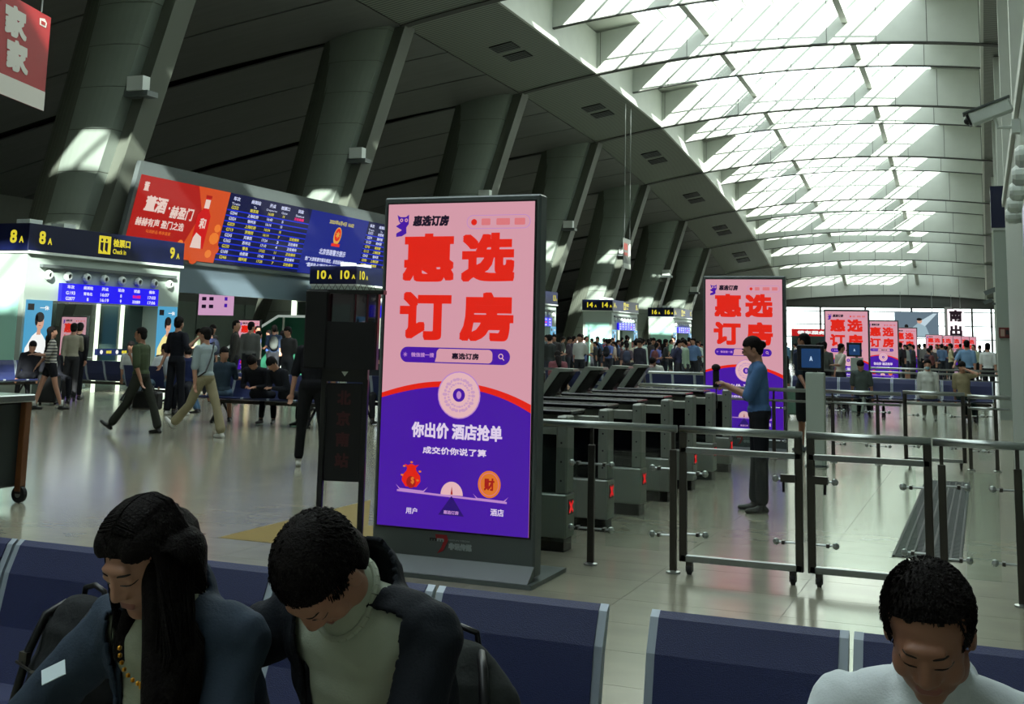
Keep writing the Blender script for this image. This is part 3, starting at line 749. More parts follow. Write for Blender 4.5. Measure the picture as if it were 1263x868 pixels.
def gatebox(Y, n1, n2, label, side_w=1.75, led=True):
    t = thing('gate_box', label, 'ticket gate', (-20.0, Y, 0))
    D = 5.45; Wd = side_w
    sh = MB()                                  # portal shell: two end piers, header
    sh.box(-Wd, 0, 0, .45, 0, 3.3, G_WALL); sh.box(-Wd, 0, D-.30, D, 0, 3.3, G_WALL); sh.box(-Wd, 0, .45, D-.30, 2.2, 3.3, G_WALL)
    sh.build('shell', None, t)
    MB().box(-Wd-.05, .06, -.06, D+.05, 3.30, 3.92, b=.01).build('sign_band', M_NAVY, t)
    MB().box(-Wd-.03, .09, -.03, D+.03, 3.24, 3.30).build('cornice', M_WHITE, t)
    FF = frame((.062, 0, 3.3), (0, 1, 0), (0, 0, 1)); FS = frame((-Wd, -.062, 3.3), (1, 0, 0), (0, 0, 1))
    lt = MB()
    def num(F, cx, s, a):
        lt = MB()
        write(lt, s, F, cx, .32, .16*len(s)+.04, .30, G_YEL, .012, z=.004); write(lt, a, F, cx+.10*len(s)+.14, .25, .13, .15, G_YEL, .006, z=.004)
        lt.build('gate_number', None, t)
    num(FS, Wd*.25, n1, 'A'); num(FS, Wd*.78, n1, 'A')
    num(FF, .35, n1, 'A'); num(FF, D-.45, n2, 'A')
    lt.box(2.20, 2.62, .10, .54, .002, .006, G_YEL, FF)
    for cx in (2.3, 2.46):
        disc(lt, FF, cx, .44, .035, .035, .008, P_DARK, 8); poly(lt, FF, [(cx-.05, .2), (cx+.05, .14), (cx+.06, .38), (cx-.05, .38)], .008, P_DARK)
    lt.build('boarding_pictogram', None, t); lt = MB()
    write(lt, '检票口', FF, 3.02, .40, .62, .20, G_YEL, .008, z=.004); write(lt, 'Check in', FF, 2.95, .19, .48, .12, G_YEL, .003, z=.004)
    lt.build('sign_lettering', None, t)
    # air nozzles, soffit lights, LED strip
    for k in range(8):
        y = .65 + k*.62
        nz = MB(); nz.lathe([(.10, 0), (.12, .05), (.10, .10), (.06, .12), (.055, .03)], 12, M_WHITE, Matrix.Translation((0, y, 2.78)) @ Matrix.Rotation(PI/2, 4, 'Y'))
        nz.lathe([(.052, 0), (.05, .09)], 10, M_BLACK, Matrix.Translation((0, y, 2.78)) @ Matrix.Rotation(PI/2, 4, 'Y'))
        nz.build('air_nozzle', None, t)
    MB().box(0, .10, .4, D-.25, 2.95, 3.02).build('ledge', M_GREY, t)
    F2 = frame((.14, 0, 2.2), (0, 1, 0), (0, 0, 1)); s = MB(); s.box(1.0, 4.45, 0, .42, -.1, .004, G_LED, F2)
    heads = ['车次', '终到站', '开点', '站台', '状态', '候车']
    rws = [['G193', '青岛北', '16:07', '8', '停止检票', '17:03'], ['G2877', '青岛', '16:19', '9', '正在候车', '17:06']]
    for c in range(6):
        cx = 1.28 + c*.58
        write(s, heads[c], F2, cx, .34, .09*len(heads[c])+.05, .085, G_LT, .004, z=.008)
        for r in range(2): write(s, rws[r][c], F2, cx, .20-r*.13, .30 if len(rws[r][c]) > 2 else .06, .08, B_MG if (r == 0 and c == 4) else G_LT, .004, z=.008)
    s.build('led_display', None, t)
    # glass bays and lit mullions
    for a_, b_, m_ in ((.5, 1.95, G_DARKG), (2.0, 3.30, M_GLASS), (3.42, 4.21, G_DARKG), (4.33, 5.1, G_DARKG)):
        MB().box(-.9, -.86, a_, b_, 0.02, 2.2).build('glass_leaf', m_, t)
    for y0 in (3.36, 4.27): MB().box(-.86, -.80, y0-.045, y0+.045, 0, 2.2).build('lit_mullion', G_LIGHT, t)
    MB().box(-.80, -.72, 3.3, 5.1, .92, 1.08).build('gate_label_band', M_NAVY, t)
    lb = MB(); F3 = frame((-.715, 0, .92), (0, 1, 0), (0, 0, 1))
    for k in range(3):
        disc(lb, F3, 3.45+k*.58, .08, .055, .055, .002, G_SHW, 10); write(lb, '检票', F3, 3.72+k*.58, .08, .2, .08, G_YEL, .006, z=.004)
    lb.build('gate_label', None, t)
    poster(t, frame((.012, .06, .75), (0, 1, 0), (0, 0, 1)), .80, 1.45, G_SHW); poster(t, frame((.012, 4.62, .75), (0, 1, 0), (0, 0, 1)), .78, 1.45, G_SHY)
    MB().box(-Wd+.15, -.15, -.02, 0, .3, 2.6).build('side_glass', G_GLS, t)
    MB().box(-.9, -.5, .5, .9, 3.92, 4.08).build('roof_lamp', M_WHITE, t); MB().box(-.9, -.5, 1.6, 2.0, 3.92, 4.08).build('roof_lamp', M_WHITE, t)
    ld = bpy.data.lights.new('gate_light', 'AREA'); ld.shape = 'RECTANGLE'; ld.size = 1.2; ld.size_y = 3.6; ld.energy = 60; ld.color = (.93, 1, .92)
    lo = link('gate_light', ld, t); lo.location = (-1.2, 2.7, 2.19)
    return t
gatebox(20.30, '8', '9', 'white ticket gate box with navy band reading 8A and 9A, far left')
gatebox(35.25, '10', '11', 'white ticket gate box with navy 10A band, behind the black stand')
gatebox(50.30, '12', '13', 'white ticket gate box with navy 12A band, mostly hidden behind the largest totem')
gatebox(65.35, '14', '15', 'far white ticket gate box with navy band reading 14A')
gatebox(79.90, '16', '17', 'farthest white ticket gate box with navy band reading 16A')
# ============================================================ RAILINGS
def clamp(mb, x, y, z, s):
    mb.tube([(x, y, z), (x+s*.13, y, z)], .008, 6, M_STEEL); mb.ball((x+s*.15, y, z), .024, M_STEEL, n=8); mb.box(x+s*.10-.01, x+s*.10+.01, y-.03, y+.03, z-.012, z+.012, M_STEELD)
def post(name, x, y, h=.955, sides=(-1, 1), parent=None, r=.024):
    p = MB(); p.box(x-.024, x+.024, y-.016, y+.016, .012, h-.12, M_STEELD, b=.004); p.box(x-.012, x+.012, y-.012, y+.012, h-.12, h, M_STEELD)
    p.lathe([(.05, 0), (.05, .012), (.02, .02)], 12, M_STEEL, Matrix.Translation((x, y, 0)))
    for s in sides:
        for z in (.25, .70): clamp(p, x, y, z, s)
    return p.build(name, None, parent)
def railing(label, x0, x1, y, posts, panes, z=.975, two=False, cat='railing'):
    t = thing('glass_railing', label, cat, (0, 0, 0))
    MB().tube([(x0, y, z), (x1, y, z)], .026, 12).build('handrail', M_STEEL, t, smooth=True)
    if two: MB().tube([(x0, y, z-.15), (x1, y, z-.15)], .018, 10).build('lower_rail', M_STEEL, t, smooth=True)
    for px_, sd in posts: post('post', px_, y, z-.02, sd, t)
    for a, b in panes: MB().box(a, b, y-.005, y+.005, .14, .80).build('glass_panel', M_GLASS, t)
    return t
YA = 8.17
railing('steel railing with glass ending behind the largest pink totem', -3.6, -2.015, YA, [(-2.64, (-1, 1)), (-2.04, (-1,))], [(-3.5, -2.75), (-2.53, -2.14)])
def gate(label, x0, x1, y=YA, hinge=-1, lock=True):
    t = thing('barrier_gate', label, 'gate', ((x0+x1)/2, y, 0)); h = (x1-x0)/2
    MB().tube([(-h, 0, .975), (h, 0, .975)], .026, 12).build('handrail', M_STEEL, t, smooth=True)
    for z0, z1 in ((.815, .855), (.085, .13)): MB().box(-h+.01, h-.01, -.018, .018, z0, z1, M_STEEL, b=.004).build('frame_rail', None, t)
    for s in (-1, 1):
        u = MB(); u.box(s*(h-.025)-.026, s*(h-.025)+.026, -.018, .018, .085, .955, M_STEELD, b=.004)
        for z in (.27, .68): clamp(u, s*(h-.03), 0, z, -s)
        if lock and s == -hinge:
            u.box(s*(h-.09)-.05, s*(h-.09)+.05, -.05, -.015, .665, .715, M_STEELD); u.tube([(s*(h-.12), -.04, .67), (s*(h-.12), -.04, .60)], .01, 6, M_BLACK)
        u.build('upright', None, t)
        c = MB(); cx = s*(h-.07)
        c.box(cx-.022, cx+.022, -.02, .02, .06, .085, M_STEELD); c.box(cx-.022, cx-.016, -.025, .025, .02, .06, M_STEELD); c.box(cx+.016, cx+.022, -.025, .025, .02, .06, M_STEELD)
        c.lathe([(.034, -.013), (.034, .013)], 14, M_RUBBER, Matrix.Translation((cx, 0, .034)) @ Matrix.Rotation(PI/2, 4, 'Y'))
        c.build('castor', None, t)
    MB().box(-h+.10, h-.10, -.005, .005, .14, .81).build('glass_panel', M_GLASS, t)
    return t
gate('wheeled steel and glass gate, left one, in front of the guard', -1.995, -1.155, hinge=-1)
gate('wheeled steel and glass gate, right one, beyond the seated man in white', -1.125, -.335, hinge=1)
railing('steel railing with glass at the right edge above the seated man in white', -.325, .36, YA, [(-.275, (1,)), (.175, (-1, 1))], [(-.14, .06)])
YB = 16.75
railing('second row steel railing behind the white terminal pillar', -5.6, -2.15, YB, [(-2.75, (-1, 1)), (-4.3, (-1, 1))], [(-4.2, -2.85)], .95, True)
railing('second row steel railing in front of the seated people on the right', -2.05, -1.05, YB, [(-1.95, (1,)), (-1.36, (-1, 1))], [(-1.85, -1.45)], .95, True)
gate('distant wheeled gate in the second railing row before the masked woman', -1.03, -.25, YB, -1, False)
railing('second row steel railing end beside the right hand wall', -.22, .30, YB, [(-.2, (1,)), (.12, (-1,))], [(-.1, .05)], .95, True)
railing('distant double steel rail behind the seats on the right', -4.5, .34, 30.5, [(-4.3, ()), (-2.6, ()), (-.9, ())], [(-4.2, -2.7)], .95, True)
railing('distant steel rail above the crowd queue on the right', -4.2, .34, 34.5, [(-4.0, ()), (-2.2, ()), (-.4, ())], [], .98)
railing('steel rail running behind the turnstiles to the second totem', -8.5, -3.9, 22.5, [(-8.3, ()), (-6.2, ()), (-4.1, ())], [(-8.1, -6.4)], .98)

# ============================================================ TURNSTILES
M_TS = mat('turnstile_steel', (0.50, 0.52, 0.49), 0.38, 0.35); M_TSK = mat('turnstile_black', (0.035, 0.035, 0.04), 0.25); M_XR = glow('stop_red', (0.85, 0.08, 0.10))
M_SMK = mat('smoked_pane', (0.03, 0.035, 0.05), 0.08, coat=.5)
def make_turnstile():
    t = thing('turnstile', 'x', 'turnstile')
    MB().box(-1.30, 0, -.10, .10, .10, .42, b=.01).build('base_cabinet', M_TS, t)
    MB().box(-1.28, -.02, -.09, .09, 0, .10).build('plinth', M_TSK, t)
    for k, x in enumerate((-.05, -1.25)):
        p = MB(); p.box(x-.045, x+.045, -.085, .085, .42, 1.0, M_TS, b=.012)
        for z in (.52, .66, .80, .94): p.lathe([(.008, 0), (.008, .004)], 8, M_BLACK, Matrix.Translation((x, -.085, z)) @ Matrix.Rotation(PI/2, 4, 'X'))
        p.build('end_post', None, t)
    MB().box(-1.21, -.095, -.075, .075, .86, .935).build('top_bar', M_TS, t)
    MB().box(-1.20, -.10, -.02, .02, .42, .86).build('smoked_pane', M_SMK, t)
    b = MB(); b.box(.001, .006, -.05, .05, .27, .38, M_BLACK)
    for a in (-1, 1):
        b.box(-.055, .055, -.010, .010, .006, .009, M_XR, frame((0.0, 0, .325), (0, 1, 0), (0, 0, 1)) @ Matrix.Rotation(a*PI/4, 4, 'Z'))
    b.build("stop_light", None, t)
    MB().box(-1.56, -.30, -.19, .19, .94, .985, b=.01).build('scanner_deck', M_TSK, t)
    MB().box(-1.55, -1.30, -.12, .12, 0, .95).build('rear_cabinet', M_TSK, t)
    s = MB()
    for pr, y0, y1, m in (([(-1.46, .95), (-1.39, .95), (-1.18, 1.24), (-1.02, 1.25), (-1.03, 1.275), (-1.24, 1.28)], -.10, .10, M_TS), ([(-1.39, .95), (-1.26, .95), (-1.05, 1.245), (-1.18, 1.24)], -.085, .085, M_TSK)):
        n = len(pr)
        s.add([(x, y0, z) for x, z in pr] + [(x, y1, z) for x, z in pr], [tuple(range(n)), tuple(range(2*n-1, n-1, -1))] + [((i+1) % n, i, n+i, n+(i+1) % n) for i in range(n)], m)
    s.build('reader_head', None, t)
    return t
ts = make_turnstile()
names = ['nearest to the largest totem', 'second from the largest totem', 'third from the largest totem', 'fourth from the largest totem', 'fifth from the largest totem', 'sixth from the largest totem', 'nearest to the guard in blue']
for k, y in enumerate((8.62, 9.67, 10.70, 11.74, 12.78, 13.80, 14.75)):
    o = ts if k == 0 else copy_tree(ts)
    o.location = (-2.95, y, 0); o['label'] = 'grey turnstile with smoked pane and red stop light, ' + names[k]; o['group'] = 'turnstiles in a row'

# white terminals with screens
def terminal(label, x, y, h=1.22, wd=.24, yaw=0):
    t = thing('ticket_terminal', label, 'terminal', (x, y, 0), yaw)
    MB().box(-wd/2, wd/2, -.06, .10, .02, h, b=.01).build('pillar', mat('terminal_white', (0.62, 0.66, 0.62), 0.45), t)
    MB().box(-wd/2-.02, wd/2+.02, -.09, .12, 0, .02).build('foot', M_GREY, t)
    s = MB(); s.box(-.23, .12, -.04, .02, h+.02, h+.36, M_BLACK, b=.01); s.box(-.17, .08, -.046, -.04, h+.06, h+.31, glow('terminal_screen', (0.10, 0.22, 0.38))); s.box(-.03, .03, 0, .03, h, h+.05, M_BLACK)
    F = frame((0, -.047, h), (1, 0, 0), (0, 0, 1)); write(s, 'A', F, -.045, .18, .04, .06, glow('screen_glyph', (0.7, 0.8, 0.9)), .003, z=.001)
    s.build('screen', None, t)
    return t
terminal('white pillar terminal with small blue screen, right of the guard', -2.08, 16.0)
terminal('thin distant white terminal with small dark screen before the totems', -2.85, 29.5, 1.3, .28)
# floor grating
t = thing('floor_grating', 'long grey metal grating strip set in the floor beyond the right gate', 'floor grating', (-.45, 9.6, 0))
MB().box(-.25, .25, 0, 5.6, 0, .003).build('tray', mat('grating_tray', (.20, .21, .20), .6), t)
for k in range(8):
    x = -.235 + k*.067
    MB().box(x-.008, x+.008, .0, 5.6, .003, .012).build('bar', mat('grating_bar', (.17, .18, .18), .6), t)
g2 = MB()
for k in range(110):
    g2.box(-.25, .25, .01+k*.051, .025+k*.051, .003, .008)
g2.build('cross_bars', mat('grating_grey', (0.36, 0.38, 0.37), 0.6), t, kind='stuff')
# yellow floor marking
MB().prism([(-5.55, 7.81), (-3.2, 7.81), (-3.2, 8.9), (-4.83, 8.9), (-5.55, 10.25)][::1], 0.0005, .002, None).build('floor_marking', mat('yellow_floor_stone', (0.55, 0.47, 0.24), 0.35, grain=.05), label='yellow wedge marking on the floor left of the largest totem', cat='floor marking')

# ============================================================ BLACK SIGN STAND (seen from behind)
t = thing('sign_stand', 'tall black metal sign stand with notice board, left of the largest totem', 'sign stand', (-3.80, 6.62, 0), 0.25)
for x, nm in ((-.135, 'post'), (.135, 'post')): MB().box(x-.018, x+.018, -.018, .018, 0, 1.30, b=.004).build(nm, M_BLACK, t)
MB().box(-.2, -.07, -.2, .2, 0, .015).build('foot', M_BLACK, t); MB().box(.07, .2, -.2, .2, 0, .015).build('foot', M_BLACK, t)
MB().box(-.12, .12, -.008, .008, .66, 1.27).build('notice_board', M_BLACKM, t)
F = frame((0, -.009, 0), (1, 0, 0), (0, 0, 1)); g = MB(); mr = mat('dull_red_letter', (0.22, 0.03, 0.04), 0.7)
for k, ch in enumerate('北京南站'): write(g, ch, F, .0, 1.18-k*.13, .09, .09, mr, .004)
g.build('notice_lettering', None, t)
h = MB(); h.box(-.26, .20, -.05, .05, 1.36, 1.66, M_BLACKM); h.box(-.27, -.12, -.06, .06, 1.36, 1.86, M_BLACKM, b=.01); h.box(-.27, .24, -.04, .04, 1.84, 1.865, M_BLACK)
h.box(.19, .205, -.03, .03, 1.36, 1.85, M_BLACK); h.box(.04, .048, -.02, .02, 1.62, 1.85, M_BLACK); h.box(.12, .128, -.02, .02, 1.62, 1.85, M_BLACK); h.box(-.15, .15, -.018, .018, 1.28, 1.37, M_BLACK)
h.build('head_box', None, t)
MB().box(-.12, .19, .0, .004, 1.66, 1.84).build('tinted_pane', glass_mat('tinted_pane_glass', (.35, .30, .32)), t)
w2 = MB()
for k in range(10):
    x = -.24 + k*.042; w2.tube([(x, 0, 1.86), (x+.021, 0, 1.90), (x+.042, 0, 1.86)], .0025, 5, M_BLACK)
w2.build('wire_trim', None, t)
MB().add([(-.022, -.02, 1.345), (.022, -.02, 1.345), (0, -.02, 1.315), (-.022, .0, 1.345), (.022, .0, 1.345), (0, .0, 1.315)], [(0, 2, 1), (3, 4, 5), (0, 1, 4, 3), (1, 2, 5, 4), (2, 0, 3, 5)]).build('white_tag', M_WHITE, t)

# ============================================================ HANGING BANNERS
def banner(label, pr, pdir, D, wd, hh, build):
    o = deep(*pr, D); d = (deep(*pdir, 40) - CAM); d.z = 0; d.normalize()
    t = thing('hanging_banner', label, 'banner', o)
    F = frame((0, 0, 0), d, (0, 0, 1))
    build(t, F, wd, hh)
    return t
R_BAN = mat('banner_red', (0.60, 0.10, 0.12), 0.6); R_W = mat('banner_white', (0.80, 0.78, 0.74), 0.6); R_G = mat('banner_grey', (0.36, 0.38, 0.36), 0.6)
def b1(t, F, wd, hh):       # origin is the top right corner
    MB().box(-wd, 0, -hh, 0, -.02, 0, R_BAN, F).build('cloth', None, t)
    s = MB(); s.box(-wd, 0, -hh, -hh*.80, 0, .004, R_W, F); s.build('white_strip', None, t)
    s = MB(); write(s, '家', F, -1.02, -hh*.24, .62, .46, R_W, .022, z=.006, slant=-.12); write(s, '家', F, -.90, -hh*.57, .62, .46, R_W, .022, z=.006, slant=-.12)
    write(s, '回', F, -1.9, -hh*.24, .6, .46, R_W, .022, z=.006); write(s, '大', F, -1.8, -hh*.57, .6, .46, R_W, .022, z=.006)
    poly(s, F, [(-.34, -.20), (-.14, -.20), (-.12, -.12), (-.2, -.07), (-.35, -.1)][::1], .005, R_W); write(s, '宝藏家', F, -.24, -.15, .14, .06, R_BAN, .003, z=.008)
    s.build('lettering', None, t)
    s = MB()
    for x in (-.3, -wd+.3): s.tube([F @ Vector((x, 0, 0)), F @ Vector((x, 6.0, 0))], .012, 5, M_STEEL)
    s.build('hanging_wire', None, t)
banner('red hanging banner with big white characters, top left corner', (63, 22), (760, 420), 18, 3.2, 1.47, b1)
def b2(t, F, wd, hh):
    MB().box(0, wd, -hh, 0, -.02, 0, R_G, F).build('cloth', None, t)
    s = MB(); s.box(0, wd, -hh, -hh*.83, 0, .004, mat('banner_pale', (.62, .64, .60), .6), F); rr = mat('faded_red', (0.52, 0.22, 0.20), .6)
    write(s, '健康', F, wd*.30, -hh*.27, wd*.52, hh*.25, rr, .02, z=.006); write(s, '美丽中国', F, wd*.30, -hh*.52, wd*.52, hh*.12, rr, .012, z=.006); s.box(wd*.68, wd*.76, -hh*.6, -hh*.2, .004, .006, R_W, F); s.box(wd*.82, wd*.95, -hh*.55, -hh*.15, .004, .006, R_W, F)
    s.build('lettering', None, t)
    s = MB()
    for x in (.2, wd-.2): s.tube([F @ Vector((x, 0, 0)), F @ Vector((x, 7.5, 0))], .02, 5, M_STEEL)
    s.build('hanging_wire', None, t)
banner('small grey hanging banner with faded red text among the far columns', (769, 293), (1150, 420), 58, 1.5, 1.5, b2)
# exit sign and poster hanging before the far windows
t = thing('exit_sign', 'tall white hanging sign with dark south exit characters', 'sign', (-2.0, 104.6, 0))
F = frame((-.72, 0, 2.1), (1, 0, 0), (0, 0, 1)); MB().box(0, 1.3, 0, 2.7, -.08, 0, glow('exit_sign_face', (0.98, 0.93, 0.95), 1.3), F).build('panel', None, t)
s = MB(); dk = glow('exit_ink', (0.12, 0.06, 0.10)); write(s, '南', F, .65, 2.15, 1.0, .95, dk, .05, z=.01); s.build('lettering', None, t); s = MB(); write(s, '出', F, .65, .92, .95, .9, dk, .05, z=.01); s.build('lettering', None, t)
s = MB(); s.tube([(-.4, 0, 4.8), (-.4, 0, 6.0)], .03, 5, M_STEEL); s.tube([(.3, 0, 4.8), (.3, 0, 6.0)], .03, 5, M_STEEL); s.build('hanger', None, t)
t = thing('hanging_poster', 'wide grey blue poster of a figure hanging before the far windows', 'poster', (-6.9, 103.9, 0))
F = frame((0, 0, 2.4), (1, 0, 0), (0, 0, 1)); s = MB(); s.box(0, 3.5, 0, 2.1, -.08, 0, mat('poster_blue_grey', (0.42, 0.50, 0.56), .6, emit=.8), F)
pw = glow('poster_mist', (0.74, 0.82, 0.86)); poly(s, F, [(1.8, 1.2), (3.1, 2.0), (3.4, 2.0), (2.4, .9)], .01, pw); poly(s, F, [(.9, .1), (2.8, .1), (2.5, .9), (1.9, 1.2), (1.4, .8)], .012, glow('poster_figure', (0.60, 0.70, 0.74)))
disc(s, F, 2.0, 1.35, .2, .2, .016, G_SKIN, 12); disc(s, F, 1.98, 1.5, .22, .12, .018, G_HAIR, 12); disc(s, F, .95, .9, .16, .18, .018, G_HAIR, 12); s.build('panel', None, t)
s = MB(); s.tube([(.5, 0, 4.5), (.5, 0, 6.2)], .03, 5, M_STEEL); s.tube([(3.0, 0, 4.5), (3.0, 0, 6.2)], .03, 5, M_STEEL); s.build('hanger', None, t)

# ============================================================ RIGHT HAND SIDE
t = thing('wall_unit', 'tall pale panelled unit against the right wall, nearest the camera', 'wall unit', (.30, 4.2, 0))
MB().box(0, .95, 0, 11.3, 0, 3.32).build('body', mat('pale_green_grey_panel', (0.56, 0.60, 0.56), .5), t)
MB().box(-.03, .95, -.02, 11.33, 3.32, 3.42).build('top_ledge', M_RIB, t)
MB().box(.15, .95, 1.0, 11.0, 3.42, 3.8).build('upper_box', M_GREY, t)
for k, y in enumerate((2.5, 3.25, 4.0, 4.75, 5.5)):
    s = MB(); s.lathe([(.055, 0), (.065, .04), (.06, .09), (.04, .11)], 12, M_WHITE, Matrix.Translation((0, y, 2.60)) @ Matrix.Rotation(-PI/2, 4, 'Y')); s.build('air_nozzle', None, t)
s = MB(); s.box(-.05, 0, 1.6, 3.5, 2.05, 2.46, M_BLACK); s.box(-.055, -.05, 1.65, 3.45, 2.1, 2.42, glow('side_screen', (0.16, 0.10, 0.42))); s.build('side_screen', None, t)
s = MB(); s.box(.05, .25, -.012, 0, 1.34, 1.48, M_WHITE); s.build('end_plate', None, t)
plate = MB().box(-.06, .02, -.02, 0, 1.48, 1.60, M_WHITE); po = plate.build('switch_plate', None, label='small white switch plate on the pale unit at the right edge', cat='switch'); po.location = (.36, 15.5, 0)
t = thing('security_camera', 'white security camera on an arm, upper right', 'camera', (.13, 9.0, 3.24))
R = Matrix.Rotation(-.35, 4, 'Y') @ Matrix.Rotation(0.0, 4, 'Z')
MB().box(-.16, .14, -.05, .05, .0, .10, M_WHITE, R, b=.012).build('housing', None, t)
s = MB(); s.box(-.175, -.158, -.045, .045, .008, .09, M_BLACK, R); s.ball((-.176, 0, .05), .028, M_BLACK, R); s.build('lens', None, t)
MB().box(-.19, .15, -.06, .06, .10, .112, M_GREY, R).build('sun_shield', None, t)
s = MB(); s.tube([(0, 0, .0), (.02, 0, -.07), (.12, 0, -.07)], .014, 8, M_WHITE); s.box(.11, .166, -.04, .04, -.12, -.02, M_WHITE); s.build('arm', None, t)
t = thing('gate_pillar', 'pale pillar with navy sign box on top by the right wall', 'pillar', (.40, 29.0, 0))
MB().box(-.10, .85, 0, .6, 0, 4.3).build('shaft', mat('pale_green_grey_panel', (0.56, 0.60, 0.56), .5), t)
MB().box(-.14, .85, -.05, .7, 4.35, 5.32).build('sign_box', M_NAVY, t); MB().box(-.12, .85, -.03, .65, 4.3, 4.35).build('trim', M_WHITE, t)
t = thing('alarm_box', 'small dark red fire alarm box on the pale pillar', 'alarm box', (.44, 28.96, 1.85))
MB().box(-.10, .14, -.03, .03, -.02, .22, b=.01).build('case', mat('alarm_red', (.36, .09, .08), .5), t)
s = MB(); s.box(-.07, .02, -.036, -.03, .02, .18, mat('alarm_pale', (.6, .5, .45), .5)); s.box(.04, .11, -.036, -.03, .06, .16, M_BLACK); s.build('face', None, t)
for k, (y, z) in enumerate(((44.0, 3.55), (60.0, 3.8))):
    t = thing('security_camera', 'distant small camera on the right wall, %s' % ('nearer one' if k == 0 else 'farther one'), 'camera', (.45, y, z))
    MB().box(-.35, .05, -.08, .08, 0, .16, M_GREY, Matrix.Rotation(-.4, 4, 'Y')).build('housing', None, t); MB().box(0, .32, -.04, .04, -.15, -.05).build('arm', M_GREY, t)
# escalator side with green glass, behind the gates on the left
t = thing('escalator', 'escalator with green glass sides and white handrails behind the gates', 'escalator', (-26.3, 36.6, 0))
gg = mat('green_glass', (.16, .36, .28), .15, coat=.3)
MB().add([(0, y, z) if x == 0 else (x, y, z) for y in (0, .08) for x, z in ((0, 0), (4.4, 0), (4.4, 2.15), (2.4, 2.15), (0, .8))],
         [(0, 1, 2, 3, 4), (9, 8, 7, 6, 5), (0, 5, 6, 1), (1, 6, 7, 2), (2, 7, 8, 3), (3, 8, 9, 4), (4, 9, 5, 0)]).build('glass_side', gg, t)
MB().tube([(0, -.04, .84), (2.4, -.04, 2.19), (4.4, -.04, 2.19)], .045, 8).build('handrail', mat('lit_rail', (.80, .86, .82), .4, emit=.5), t)
for x in (.1, 2.6, 3.6): MB().box(x, x+.06, -.05, .02, 0, .9 if x < 1 else 2.2).build('stanchion', M_WHITE, t)
MB().box(2.95, 3.15, -.05, .1, 2.15, 3.45).build('lit_frame', G_LIGHT, t); MB().box(3.15, 4.4, -.05, .1, 3.35, 3.45).build('lit_frame', G_LIGHT, t); MB().box(3.15, 4.4, -.05, -.01, 2.72, 2.80).build('crossbar', M_WHITE, t)
MB().box(3.15, 4.4, .0, .05, 2.2, 3.35).build('upper_pane', G_DARKG, t)
t = thing('pink_wall_screen', 'small pale pink info screen above the hall, behind the gates', 'screen', (-24.75, 33.0, 2.12))
t.rotation_euler = (0, 0, 0)
t.scale = (.74, .74, .74)
s = MB(); s.box(0, 1.9, -.05, 0, 0, 1.0, P_MAUVE); F = frame((0, -.052, 0), (1, 0, 0), (0, 0, 1))
for (u, v, q) in ((.3, .75, .12), (.7, .75, .12), (.3, .4, .12), (.7, .4, .12), (1.5, .75, .08), (1.5, .45, .08)): rrect(s, F, u-q, u+q, v-.08, v+.08, .002, P_DARK if q > .1 else P_PURPLE, .02)
s.build('face', None, t); MB().box(.8, 1.1, 0, .1, .9, 6).build('hanger', M_GREY, t)
# lit shops behind the far gates
t = thing('lit_shop', 'bright white lit shop front between the far gates', 'shop', (-29.2, 62.0, 0))
s = MB(); s.box(0, 6.0, 0, .3, 0, 3.9, mat('shop_lit_white', (.85, .92, .82), .4, emit=.9)); s.build('facade', None, t)
s = MB(); s.box(.9, 5.6, -.06, 0, .0, 2.1, gg); s.box(1.0, 2.8, -.08, 0, 2.3, 3.4, G_DARKG); s.box(3.3, 4.6, -.08, 0, 2.3, 3.4, G_DARKG); s.build('window', None, t)
s = MB(); write(s, '2F', frame((0, -.1, 0), (1, 0, 0), (0, 0, 1)), 1.9, 3.1, .8, .4, G_SHW, .03); s.box(1.2, 1.6, -.1, 0, 4.0, 5.2, glow('green_lamp', (.2, .75, .25))); s.box(3.0, 3.2, -.1, 0, 3.95, 5.9, glow('yellow_lamp', (.85, .62, .12))); s.build('sign', None, t)
for k, (x0, x1, z0, z1, c, lb) in enumerate(((-14.9, -11.6, 2.3, 2.9, (0.70, .10, .10), 'red lit shop fascia far away beside the third totem'), (-17.3, -16.2, 2.4, 3.6, (.10, .35, .55), 'blue lit shop sign far away by the second totem'), (-17.2, -15.8, 3.6, 4.1, (.45, .42, .15), 'yellow on dark hanging gate sign far away'))):
    s = MB(); s.box(x0, x1, 0, .3, z0, z1, glow('fascia_%d' % k, c)); s.box(x0, x1, 0, .3, 0 if k == 0 else z0-.2, z0 if k == 0 else z0, G_DARKG)
    F = frame((x0, -.01, z0), (1, 0, 0), (0, 0, 1)); write(s, ('候车服务', '服务台', '2B 出口')[k], F, (x1-x0)/2, (z1-z0)/2, (x1-x0)*.7, (z1-z0)*.5, G_SHW if k < 2 else G_YEL, .02)
    if k: s.box((x0+x1)/2-.05, (x0+x1)/2+.05, .1, .2, z1, 6.0, M_GREY); s.box((x0+x1)/2-.05, (x0+x1)/2+.05, .1, .2, 0, z0-.2, M_GREY)
    o = s.build('shop_sign', None, label=lb, cat='sign'); o.location = (0, 100.0 - k*1.2, 0)

